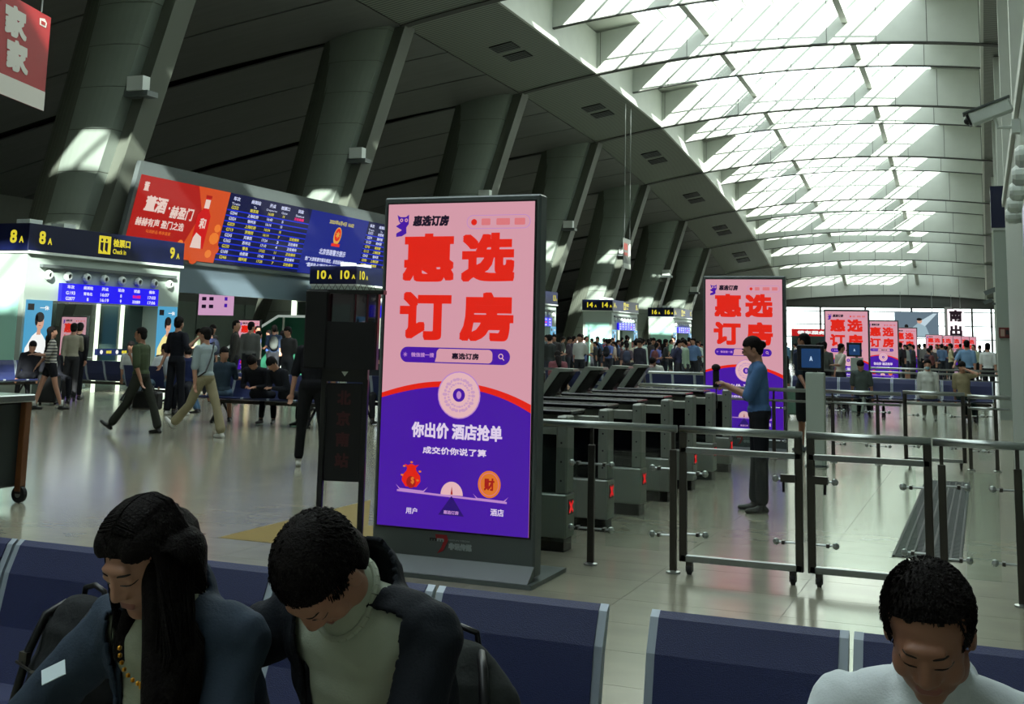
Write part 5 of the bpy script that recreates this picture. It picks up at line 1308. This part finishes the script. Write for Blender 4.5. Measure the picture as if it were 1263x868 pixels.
sitter('person in dark jacket with hands forward at the left edge', (-18.45, 19.8), -PI/2-.4+PI, '1a1a20', '1b1b1f', lean=.5, head=(.4, 0), sleeve=1, handL=(-.1, .45, .15), handR=(.1, .45, .15))
person(dict(h=1.7, lean=.1, head=(.2, .2), sleeve=1), 'person in black standing at the left edge in front of the sky blue poster', (-18.95, 20.95), .4, top='18181c', bottom='19191d', vox=.02)
person(dict(h=1.68, fem=True, head=(.2, -.3), sleeve=1, handR=(.1, .3, .25)), 'person in a beige coat standing behind the striped woman', (-18.6, 20.4), .8, top='8f8a78', bottom='2a2a2c', vox=.02, hair='bob')
rk = thing('suitcase', 'dark suitcase standing between the benches at the left edge', 'suitcase', (-18.0, 19.15, 0), .4)
MB().box(-.2, .2, -.13, .13, .05, .62, b=.03).build('shell', mat('suitcase_black', (.06, .06, .07), .4), rk); MB().tube([(-.1, .1, .6), (-.1, .1, .85), (.1, .1, .85), (.1, .1, .6)], .008, 6).build('handle', M_STEEL, rk)
for sx in (-.15, .15): MB().ball((sx, 0, .03), .03).build('wheel', M_RUBBER, rk)
person(dict(h=1.6, fem=True, head=(.2, 0), armL=(.3, .1, .8, .3)), 'girl with ponytail and grey top standing before the left escalator totem', (-12.9, 21.3), -.2, top='8b8b88', bottom='303034', hair='tail', vox=.018)
person(dict(h=1.72, head=(.1, -.5), armL=(.3, .1, .8, .3)), 'man with grey backpack in profile before the green escalator glass', (-13.2, 25.0), -1.2, top='555a58', bottom='26262a', vox=.018)
person(dict(h=1.6, fem=True, head=(.3, -.3), armL=(.3, .1, 1.2, .3)), 'person in bright yellow top near the foot of the escalator', (-23.7, 34.5), -.4, top='e0d490', bottom='303034', vox=.022)
person(dict(h=1.66, head=(.3, -.3), armL=(.3, .1, .8, .3)), 'person in blue top beside the one in bright yellow', (-23.0, 34.7), 2.2, top='3f5a9c', bottom='303034', vox=.022)
# right hand side
rs = [('person in black and white print seated at the left of the right bench', (-4.35, 27.4), PI, '2c2e2c', '26282a', dict(head=(.2, 0), fem=True)),
      ('man in grey T-shirt with strap seated looking down on the right bench', (-2.55, 27.4), PI, '4c5654', '2b2c2f', dict(lean=.25, head=(.6, 0))),
      ('seated woman with face mask and white jacket on the right bench', (-1.15, 27.4), PI, 'b9bdb6', '8d8a7a', dict(head=(.2, 0), fem=True, sleeve=1, hair='bob', shoe=SHOE_W)),
      ('seated person in tan shirt with hand on the cheek, right bench', (-.42, 27.4), PI-.2, '8d8468', '22322c', dict(lean=.2, head=(.35, .2), fem=True, hair='bob', handL=(-.12, .22, .56), legR=(1.45, .9, .1)))]
for lb, lo, yw, tc_, bc, kw in rs:
    t, J = sitter(lb, lo, yw, tc_, bc, **kw)
    if 'mask' in lb:
        m = MB(); m.ball(J['HM'] @ Vector((0, .074, -.045)), (.048, .040, .042), M=None); m.build('face_mask', mat('mask_blue', (.50, .66, .70), .7), t)
person(dict(h=1.66, head=(.15, -.1), armL=(.4, .1, 1.0, .3), sleeve=1), 'man in dark top standing before the third totem', (-3.75, 30.6), .2, top='4d514e', bottom='26262a', vox=.02)
person(dict(h=1.62, fem=True, head=(.2, -.2), armR=(.6, .1, 1.0, .3)), 'person in cream shirt standing right before the third totem', (-3.3, 30.2), -.9, top='b6b2a4', bottom='303034', vox=.02, hair='crop')
person(dict(h=1.8, head=(.1, .2), lean=.05, armL=(.5, .35, .5, -.1), fat=1.1), 'big man in light blue T-shirt with cross strap by the right pillar', (-.45, 36.2), -.2, top='6f8fae', bottom='26262a', vox=.018)
person(dict(h=1.74, head=(.1, .2)), 'man in white shirt at the right pillar behind the light blue T-shirt', (.12, 38.0), -.2, top='c9cdca', bottom='26262a', vox=.02)
sitter('seated man in white T-shirt bent forward beyond the turnstiles', (-7.45, 28.1), PI, 'cfd2c4', '2b2c30', lean=.5, head=(.6, 0), handL=(-.1, .35, .1), handR=(.1, .35, .1))
sitter('seated person with pink scarf at the right edge of the largest totem', (-9.6, 27.0), .5, '7a4a50', '2b2c30', lean=.2, head=(.4, 0), hair='long')
sc_ = thing('suitcase', 'tall green grey hard suitcase by the right bench', 'suitcase', (-3.9, 26.4, 0))
s = MB(); s.box(-.24, .24, -.14, .14, .06, .66, b=.03); s.build('shell', mat('suitcase_green', (.30, .42, .36), .4), sc_)
for k in range(5): MB().box(-.18+k*.08, -.15+k*.08, -.147, -.138, .10, .62).build('rib', mat('suitcase_green', (.30, .42, .36), .4), sc_)
MB().tube([(-.1, .1, .6), (-.1, .1, .98), (.1, .1, .98), (.1, .1, .6)], .008, 6).build('handle', M_STEEL, sc_)
for sx in (-.18, .18): MB().ball((sx, 0, .035), .035).build('wheel', M_RUBBER, sc_)

# ============================================================ THE THREE PEOPLE ON THE NEAR BENCHES
def inflate(prims, e, keep=None, scale=1.0):
    out = []
    for p in prims:
        if keep and not keep(p): continue
        if p[0] == 'e': out.append(('e', p[1], p[2] + Vector((e, e, e)), p[3], p[4]))
        else: out.append(('c', p[1], p[2], (p[3][0]+e, p[3][1]+e), p[4]))
    return out
def fold(amp, freq, dirv=(0.3, 0.3, 1.0)):
    d = np.array(dirv)
    def f(a, nn):
        q = a*freq*d
        v = np.array([noise.noise(Vector(p)) + .5*noise.noise(Vector(p)*2.3) for p in q])
        v = np.abs(v)**.7*np.sign(v)
        return a + nn*(amp*v)[:, None]
    return f
def scalp(M, s, n, seed, length=.028, wide=.0022, low=.005, style='short', line=.068):
    """tapered strand clumps that start on the scalp and follow it"""
    rnd = random.Random(seed); mb = MB(); k = 1.085
    c = Vector((0, -.016, .045)); rad = Vector((.074*k+.004, .092*k, .083*k))
    tries = 0
    while tries < n:
        u = rnd.uniform(-.35, 1.0); th = rnd.uniform(0, 2*PI); r = math.sqrt(max(0, 1-u*u)); tries += 1
        q = Vector((r*math.cos(th), r*math.sin(th), u)); p = c + Vector((q.x*rad.x, q.y*rad.y, q.z*rad.z))
        if p.y > .045 and p.z < line - .1*abs(p.x): continue
        if p.z < low and p.y > -.03: continue
        nrm = Vector((q.x/rad.x, q.y/rad.y, q.z/rad.z)).normalized()
        crown = Vector((.01, -.05, .12)); flow = (p - crown); flow = (flow - nrm*flow.dot(nrm)); flow = flow.normalized() if flow.length > 1e-4 else Vector((0, 1, 0))
        flow = (flow + Vector((rnd.gauss(0, .14), rnd.gauss(0, .14), rnd.gauss(0, .06)))).normalized()
        L = length*rnd.uniform(.6, 1.2)*(.55 if p.y > .05 else 1)
        a = p - nrm*.004; b = p + flow*L*.5 + nrm*.0015; e = p + flow*L + nrm*rnd.uniform(-.001, .002) - nrm*(L*L*4)
        mb.tube([M @ (v*s) for v in (a, b, e)], [wide, wide*.9, wide*.15], 3, None, None, False)
    return mb
from mathutils.bvhtree import BVHTree
BROW = mat('eyebrow', (.13, .10, .09), .8)
def face_lines(parent, me, M, s):
    bvh = BVHTree.FromPolygons([v.co for v in me.vertices], [tuple(p.vertices) for p in me.polygons])
    dn = -(M.to_3x3() @ Vector((0, 1, 0))).normalized()
    def hit(x, z, off=.0006):
        r = bvh.ray_cast(M @ (Vector((x, .2, z))*s), dn)
        return (r[0] - dn*off) if r[0] is not None else M @ (Vector((x, .09, z))*s)
    for sx in (-1, 1):
        e = MB()
        e.tube([hit(sx*x, z) for x, z in ((.015, .0060), (.021, .0040), (.028, .0030), (.036, .0034), (.043, .0055), (.048, .0085))], [.0008, .0014, .0017, .0017, .0015, .0006], 5, EYE)
        e.build('eyelashes', EYE, parent)
    for sx in (-1, 1):
        b = MB()
        b.tube([hit(sx*x, z, 0) for x, z in ((.014, .0265), (.019, .0285), (.025, .0298), (.031, .0298), (.036, .0282), (.040, .0262))], [.0018, .0027, .0030, .0030, .0024, .0012], 5, BROW)
        b.build('eyebrow', BROW, parent)
def front_person(label, P, head_px, D, yaw, seat, shirt_c, jacket_c, pants_c, skin, hair, seed, opening=None, extra_hair=None, sleeves=False, collar='crew'):
    P = dict(sitp(**P)); P['sleeve'] = 0; P['lowhead'] = False; P['hand'] = True
    pr, J = build_figure(P); h = J['h']; tp = J['tp']; R = J['R']
    tgt = deep(head_px[0], head_px[1], D)
    hcl = Matrix.Rotation(yaw, 3, 'Z') @ J['HM'].to_translation()
    loc = Vector((tgt.x - hcl.x, tgt.y - hcl.y, tgt.z - hcl.z))
    t = thing('person', label, 'person', loc, yaw)
    pants = cloth(pants_c); sm_ = mat('front_shirt_%d' % seed, shirt_c, .85, bump=.18, bscale=220, grain=.05, gscale=8, spec=.15)
    link('body', fuse('body', pr, .0048, [skin, sm_, pants, LIP], 6, 24, fold(.0008, 30)), t)
    face_lines(t, kids(t)[0].data, J['HM'], h*(.97 if P.get('fem') else 1.0))
    tor = [p for p in pr if p[0] == 'e' and p[4] == 1] + [p for p in pr if p[0] == 'c' and p[4] == 1]
    sh = inflate(tor, .011 if sleeves else .009)
    for (sj, el, wr, f) in (J['arms'] if sleeves else []):
        e1 = sj + (el-sj)*.72
        sh.append(('c', sj, e1, (.064*h, (.068 if sleeves else .055)*h), 1)); sh.append(('e', sj - R @ Vector((0, 0, .02)), Vector((.066, .066, .062))*h, R.copy(), 1))
    nb = tp(0, -.018, .475); nt_ = nb + (J['HM'].to_translation()-nb)*(.42 if collar != 'crew' else .18)
    sh.append(('c', tp(0, -.01, .44), nt_, (.085*h, (.068 if collar != 'crew' else .074)*h), 1))
    Ri = np.array(R.inverted()); hc = np.array(J['HM'].to_translation()); nbv = np.array(nb)
    me = fuse('shirt', sh, .0065, [sm_], 3, 20, fold(.0045, 13, (1.0, 1.0, .55)))
    link('shirt', me, t)
    # collar: a thick rolled band round the neck
    c = MB(); ax = (nt_-nb).normalized(); a1 = ax.cross(Vector((0, 1, 0))).normalized(); a2 = ax.cross(a1)
    def ring(c0, r, tk, n=26, m=sm_, dip=0):
        pts = [c0 + a1*r*math.cos(2*PI*i/n) + a2*r*math.sin(2*PI*i/n)*1.08 + (R @ Vector((0, 0, -1)))*(dip*max(0, (a2*math.sin(2*PI*i/n)).dot(R @ Vector((0, 1, 0))))) for i in range(n)]
        for i in range(n): c.tube([pts[i], pts[(i+1) % n]], tk, 8, m)
    ring(nt_, .071*h if collar != 'crew' else .079*h, .008, dip=.03)
    c.build('collar', None, t)
    if jacket_c:
        jm = mat('front_jacket_%d' % seed, jacket_c, .8, bump=.25, bscale=160, grain=.12, gscale=10, spec=.2)
        jp = inflate(tor, .026)
        for (sj, el, wr, f) in J['arms']:
            jp += [('e', sj + (el-sj)*.02, Vector((.070, .070, .066))*h, R.copy(), 1), ('c', sj, el, (.067*h, .058*h), 1), ('c', el, el+(wr-el)*.93, (.058*h, .046*h), 1), ('e', el, Vector((.060, .060, .060))*h, R.copy(), 1)]
        jp += [('c', tp(0, -.035, .43), tp(0, -.05, .52), (.098*h, .088*h), 1)]
        me = fuse('jacket', jp, .0075, [jm], 3, 20, fold(.010, 11, (1.0, .8, .7)))
        bm = bmesh.new(); bm.from_mesh(me); kill = []
        Rinv = R.inverted()
        for f in bm.faces:
            q = Rinv @ f.calc_center_median(); q = q/h
            top = q.z > .46 and (Vector((q.x, q.y+.03))).length < .085
            wid = opening(q.z)
            if (q.y > .035 and wid[0] < q.x < wid[1]) or top: kill.append(f)
        bmesh.ops.delete(bm, geom=kill, context='FACES'); bm.to_mesh(me); bm.free()
        jo = link('jacket', me, t); sd = jo.modifiers.new('thick', 'SOLIDIFY'); sd.thickness = .009; sd.offset = -1
        # lapel edge beads
        edge = MB()
        for sgn, ix in ((-1, 0), (1, 1)):
            pts = []
            for i in range(12):
                z = .02 + .44*i/11; x = opening(z)[ix]; y = .142 - .9*max(0, z-.30)**1.3 - .25*abs(x)
                pts.append(tp(x, y, z))
            edge.tube(pts, .007*h, 6, jm)
        edge.build('front_edge', None, t, smooth=True)
        for (sj, el, wr, f) in J['arms']:
            MB().tube([wr - f*.030, wr - f*.002], [.048*h, .045*h], 16, jm).build('cuff', None, t, smooth=True)
    # hair
    HM = J['HM']; s = h*(.97 if P.get('fem') else 1.0)
    ex = extra_hair(J) if extra_hair else None
    hm_ = hair_mesh(HM, s, hair, vox=.0055, extra=ex); ho = link('hair', hm_, t)
    st = scalp(HM, s, 2200 if not P.get('fem') else 500, seed, .013 if hair == 'crop' else .020, .0017, line=.092 if hair == 'crop' else .068)
    st.build('hair_strands', HAIR, t, kind='stuff')
    return t, J
# woman on the left
def woman_hair(J):
    HM = J['HM']; s = J['h']*.97; c = HM.to_translation(); out = []
    T = lambda v: HM @ (Vector(v)*s)
    dn = Vector((0, 0, -1))
    for (o, e, r0, r1) in (((-.066, -.01, .02), Vector((-.135, .07, -.36)), .046, .034), ((-.060, .025, .03), Vector((-.115, .09, -.28)), .030, .026), ((-.070, -.05, .0), Vector((-.12, .0, -.36)), .052, .040), ((.066, -.045, .01), Vector((.085, -.05, -.22)), .034, .022), ((0, -.08, .0), Vector((-.02, -.08, -.28)), .07, .05)):
        a = T(o); b = c + e*s; m_ = a*.5 + b*.5 + Vector((-.012, .012, 0)) if o[0] < 0 else a*.5+b*.5
        out += [('c', a, m_, (r0*s, (r0+r1)/2*s), 0), ('c', m_, b, ((r0+r1)/2*s, r1*s), 0)]
    out += [('e', T((-.040, .020, .060)), Vector((.042, .062, .052))*s, HM.to_3x3(), 0), ('e', T((.040, .018, .066)), Vector((.042, .062, .046))*s, HM.to_3x3(), 0)]
    return out
wt, WJ = front_person('woman with long black hair, gold necklace and slate jacket, bent over on the left', dict(h=1.66, fem=True, lean=.50, head=(.02, -.12), hroll=.06, handL=(.02, .42, .02), handR=(.30, .40, -.02), curl=.9, pole=(.7, .1, -.6)),
    (180, 690), 2.42, PI, .47, (.60, .62, .54), (.20, .245, .30), '33383f', SKIN, 'short', 3, lambda z: (-.052-.10*max(0, z-.05)*.6, .060+.16*max(0, z-.05)), woman_hair)
hs = MB(); rnd = random.Random(4); HM_ = WJ['HM']; S_ = WJ['h']*.97; cc_ = HM_.to_translation()
for k in range(420):
    sd = -1 if rnd.random() < .68 else 1
    y0 = rnd.uniform(-.085, .058); side = rnd.uniform(-.07, .03) if sd > 0 else rnd.uniform(-.075, .045)
    kz = math.sqrt(max(.05, 1-((y0+.016)/.108)**2))
    a = HM_ @ (Vector((sd*.002 - .004, y0, .045 + .096*kz))*S_); b = HM_ @ (Vector((sd*.052, y0*.8+side*.25, .045+.078*kz))*S_); c_ = HM_ @ (Vector((sd*.0885, side, .028))*S_)
    if sd < 0:
        e_ = Vector((-.125+rnd.gauss(0, .022), .075+rnd.gauss(0, .022) + side*.3, -.37+rnd.gauss(0, .02))); d_ = cc_ + Vector((-.118+rnd.gauss(0, .012), .035+side*.6+rnd.gauss(0, .01), -.17))*S_
    else:
        e_ = Vector((.088+rnd.gauss(0, .012), -.06+rnd.gauss(0, .012), -.22)); d_ = cc_ + Vector((.105, -.03+side*.4, -.10))*S_
    hs.tube([a, b, c_, d_, cc_ + e_*S_], [.0012, .0021, .0023, .0023, .0008], 4, None, None, False)
hs.build('hair_strands', HAIR, wt, smooth=True, kind='stuff')
tp = WJ['tp']; gold = mat('gold', (.80, .58, .20), .3, .9)
nk = MB()
for i in range(15):
    a = PI*(i/14); x = .066*math.cos(a); y = .094 + .030*math.sin(a); z = .475 - .062*math.sin(a)
    nk.ball(tp(x, y, z), .0055 if i != 7 else .011, n=6)
nk.build('necklace', gold, wt)
bt = MB()
for z in (.34, .24, .14): bt.ball(tp(.008, .136+.0*z, z), (.007, .004, .007), n=8)
bt.build('shirt_buttons', mat('button_brown', (.25, .18, .15), .4), wt)
# man with bowed head
mt_, MJ = front_person('young man in a black jacket over a pale high-necked top, head bowed', dict(h=1.74, lean=.48, head=(.72, -.10), hroll=-.05, handL=(.05, .40, .04), handR=(.26, .36, .10), curl=.9, pole=(.8, .2, -.6)),
    (400, 706), 2.40, PI-.10, .47, (.66, .69, .62), (.10, .115, .14), '23262c', SKIN, 'short', 5, lambda z: (-.115-.06*max(0, z), .062+.14*max(0, z-.1)), None, collar='high')
tp = MJ['tp']; MB().box(-.035, .035, -.006, .006, -.009, .009, None, Matrix.Translation(tp(-.085, .146, .26)) @ Matrix.Rotation(.45, 4, 'Y')).build('black_tag', M_BLACK, mt_)
# man in white
ct, CJ = front_person('man with short greying hair and white T-shirt looking down, lower right', dict(h=1.70, lean=.50, fat=1.08, head=(.04, -.04), hroll=.02, handL=(-.05, .38, .02), handR=(.08, .38, .0), curl=.9, pole=(.8, .2, -.6)),
    (1146, 782), 2.16, PI, .47, (.80, .83, .84), None, '2b2e35', SKIN_D, 'crop', 9, None, None, sleeves=True)
# phones in their laps
for (pt, JJ, lb) in ((mt_, MJ, 'phone held low by the young man with bowed head'), (ct, CJ, 'phone held in the lap of the man in white')):
    m = (JJ['hands'][0] + JJ['hands'][1])/2; wp = pt.location + Matrix.Rotation(pt.rotation_euler[2], 3, 'Z') @ (m + Vector((0, .03, .02)))
    q = MB().box(-.038, .038, -.005, .005, -.078, .078, M_BLACK, Matrix.Rotation(-.9, 4, 'X'), b=.003).build('phone', None, label=lb, cat='phone'); q.location = wp
m = WJ['hands'][1]; wp = wt.location + Matrix.Rotation(PI, 3, 'Z') @ (m + Vector((0, .02, .03)))
tk = MB().box(-.018, .018, -.001, .001, -.024, .024, mat('paper_white', (.80, .86, .88), .6), Matrix.Rotation(-.8, 4, 'X') @ Matrix.Rotation(.9, 4, 'Y')).build('ticket', None, label='small white ticket card in the hand of the woman', cat='ticket'); tk.location = deep(66, 829, 2.31)
# backpacks on the seats
def backpack(label, loc, rz, c, pitch=0.0):
    t = thing('backpack', label, 'backpack', loc, rz); m = cloth(c); R = Matrix.Rotation(pitch, 3, 'X')
    link('body', fuse('body', [ell((0, 0, .20), (.165, .10, .21)), ell((0, 0, .10), (.165, .11, .12)), ell((0, -.075, .13), (.12, .055, .12))], .009, [m], 2, 20, fold(.010, 11)), t)
    MB().tube([(-.045, .03, .385), (-.04, .03, .42), (0, .03, .432), (.04, .03, .42), (.045, .03, .385)], .008, 8).build('handle', M_BLACK, t, smooth=True)
    for s in (-1, 1):
        MB().tube([(s*.06, -.01, .385), (s*.08, -.06, .36), (s*.095, -.095, .27), (s*.10, -.125, .15), (s*.12, -.10, .06)], .012, 8).build('strap', M_BLACK, t, smooth=True)
        MB().box(s*.095-.016, s*.095+.016, -.112, -.098, .24, .27).build('buckle', M_STEELD, t)
    MB().tube([(-.13, -.105, .24), (0, -.15, .245), (.13, -.105, .24)], .004, 6).build('zip', M_STEELD, t)
    return t
backpack('dark grey backpack standing on the seat right of the man with bowed head', (-1.19, 2.66, .455), .15, '2e3130')
backpack('dark backpack on the seat at the lower left corner behind the woman', (-2.28, 2.62, .455), -.2, '25292a')
# ---------- the far queues: copies of a few standing figures in their own colours
TOPM = tint_mat('crowd_shirt'); PROT = []
def proto(k, P, hair, bottom):
    P.setdefault('hand', False)
    pr, J = build_figure(P)
    body = fuse('body', pr, .03, [SKIN, TOPM, cloth(bottom)], 1, 10); hr = hair_mesh(J['HM'], J['h'], hair, vox=.02)
    bp = None
    if P.get('pack'):
        tp = J['tp']; bp = fuse('backpack', [ell(tp(0, -.19, .27), (.14, .09, .21)), ell(tp(0, -.24, .18), (.11, .06, .10))], .03, [TOPM], 1, 10)
    sh = MB()
    for an, fd, dn in J['feet']:
        sh.tube([an + dn*.05 - fd*.04, an + dn*.055 + fd*.14], [.04, .03], 6)
    PROT.append((body, hr, bp, sh.mesh('shoes', SHOE), J['lift']))
proto(0, dict(h=1.74, pack=True, head=(.2, 0), armL=(.4, .1, .9, .3)), 'short', '26282c')
proto(1, dict(h=1.62, fem=True, head=(.15, .5), armR=(.3, .1, 1.0, .3)), 'long', '20242c')
proto(2, dict(h=1.70, head=(.35, -.3), armL=(.2, .1, 1.1, .3), armR=(.2, .1, 1.1, .3)), 'short', '2f3338')
proto(3, dict(h=1.60, fem=True, head=(.3, 0), pack=True, armR=(.4, .1, 1.2, .4)), 'tail', '32343a')
proto(4, dict(h=1.78, fat=1.1, head=(.1, -.6), sleeve=1), 'crop', '1e1f22')
proto(5, dict(h=1.66, fem=True, head=(.4, .3), sleeve=1, shorts=.8), 'bob', '3a3f48')
COLS = [('black', (.03, .03, .035)), ('white', (.55, .57, .54)), ('dark navy', (.03, .04, .09)), ('grey', (.16, .17, .17)), ('pale green', (.32, .42, .35)), ('dark red', (.22, .04, .04)), ('blue', (.10, .16, .34)), ('cream', (.48, .44, .34)), ('black', (.04, .04, .04)), ('charcoal', (.07, .07, .08))]
KIND = ['with backpack', 'with long hair', 'looking down', 'with ponytail', 'broad built', 'with short bob']
rnd = random.Random(11); taken = []
def crowd(n, pxr, dr, zone, gname, tries=4000, mind=.62, skip=()):
    made = 0
    for _ in range(tries):
        if made >= n: break
        px_ = rnd.uniform(*pxr); D = rnd.uniform(*dr)
        p = deep(px_, 425, D); x, y = p.x, p.y
        if x > .2 or x < -45 or y > 103: continue
        if -22.8 < x < -19.4 and 19 < y < 87 and (y % 15.0 > 4.5): continue
        if -27 < x < -21.5 and 35.8 < y < 41: continue
        if -31 < x < -21.5 and any(abs(y-c) < 1.3 for c in (25.7, 38, 50.15, 62, 72.5, 82.9, 91)): continue
        if any((x-a)**2 + (y-b)**2 < mind*mind for a, b in taken): continue
        if any((x-q[0][0])**2 + (y-q[0][1])**2 < 1.3 for q in TOT): continue
        taken.append((x, y)); made += 1
        k = rnd.randrange(6); cn, cc = rnd.choice(COLS); yw = rnd.choice((0, 0, .6, -.7, 1.6, -1.5, 3.0)) + rnd.uniform(-.3, .3)
        body, hr, bp, sh, lift = PROT[k]
        s = rnd.uniform(.94, 1.03)
        t = thing('person', 'person %s, %s top, %s' % (KIND[k], cn, zone), 'person', (x, y, lift*s), yw, '%s, %s, %s tops' % (gname, KIND[k], cn)); t.scale = (s, s, s)
        b = link('body', body, t); b.color = (*[min(1, c*rnd.uniform(.8, 1.2)) for c in cc], 1); link('hair', hr, t); link('shoes', sh, t)
        if bp: q = link('backpack', bp, t); q.color = rnd.choice(((.02, .02, .025, 1), (.05, .06, .10, 1), (.14, .05, .05, 1), (.10, .11, .10, 1)))
for (x, y) in [(-23.7, 34.5), (-23.0, 34.7), (-20.8, 35.3), (-13.2, 25), (-7.45, 28), (-9.6, 27), (-3.9, 27), (-2.5, 27)]: taken.append((x, y))
crowd(62, (664, 872), (33, 58), 'queueing beyond the turnstiles', 'queue beyond the turnstiles')
crowd(26, (664, 872), (58, 92), 'in the farthest queue by gate 16A', 'back of the far queue')
crowd(12, (962, 1012), (38, 95), 'far off between second and third totems', 'people between the totems')
crowd(46, (1092, 1224), (40, 95), 'queueing before the south exit', 'far queue at the south exit')
crowd(12, (228, 372), (26, 38), 'waiting behind the middle benches', 'people behind the middle benches')
crowd(7, (395, 476), (26, 40), 'behind the heavy man in black', 'people behind the black stand')
crowd(10, (0, 60), (27, 36), 'in the dim crowd at the left edge', 'crowd at the left edge')
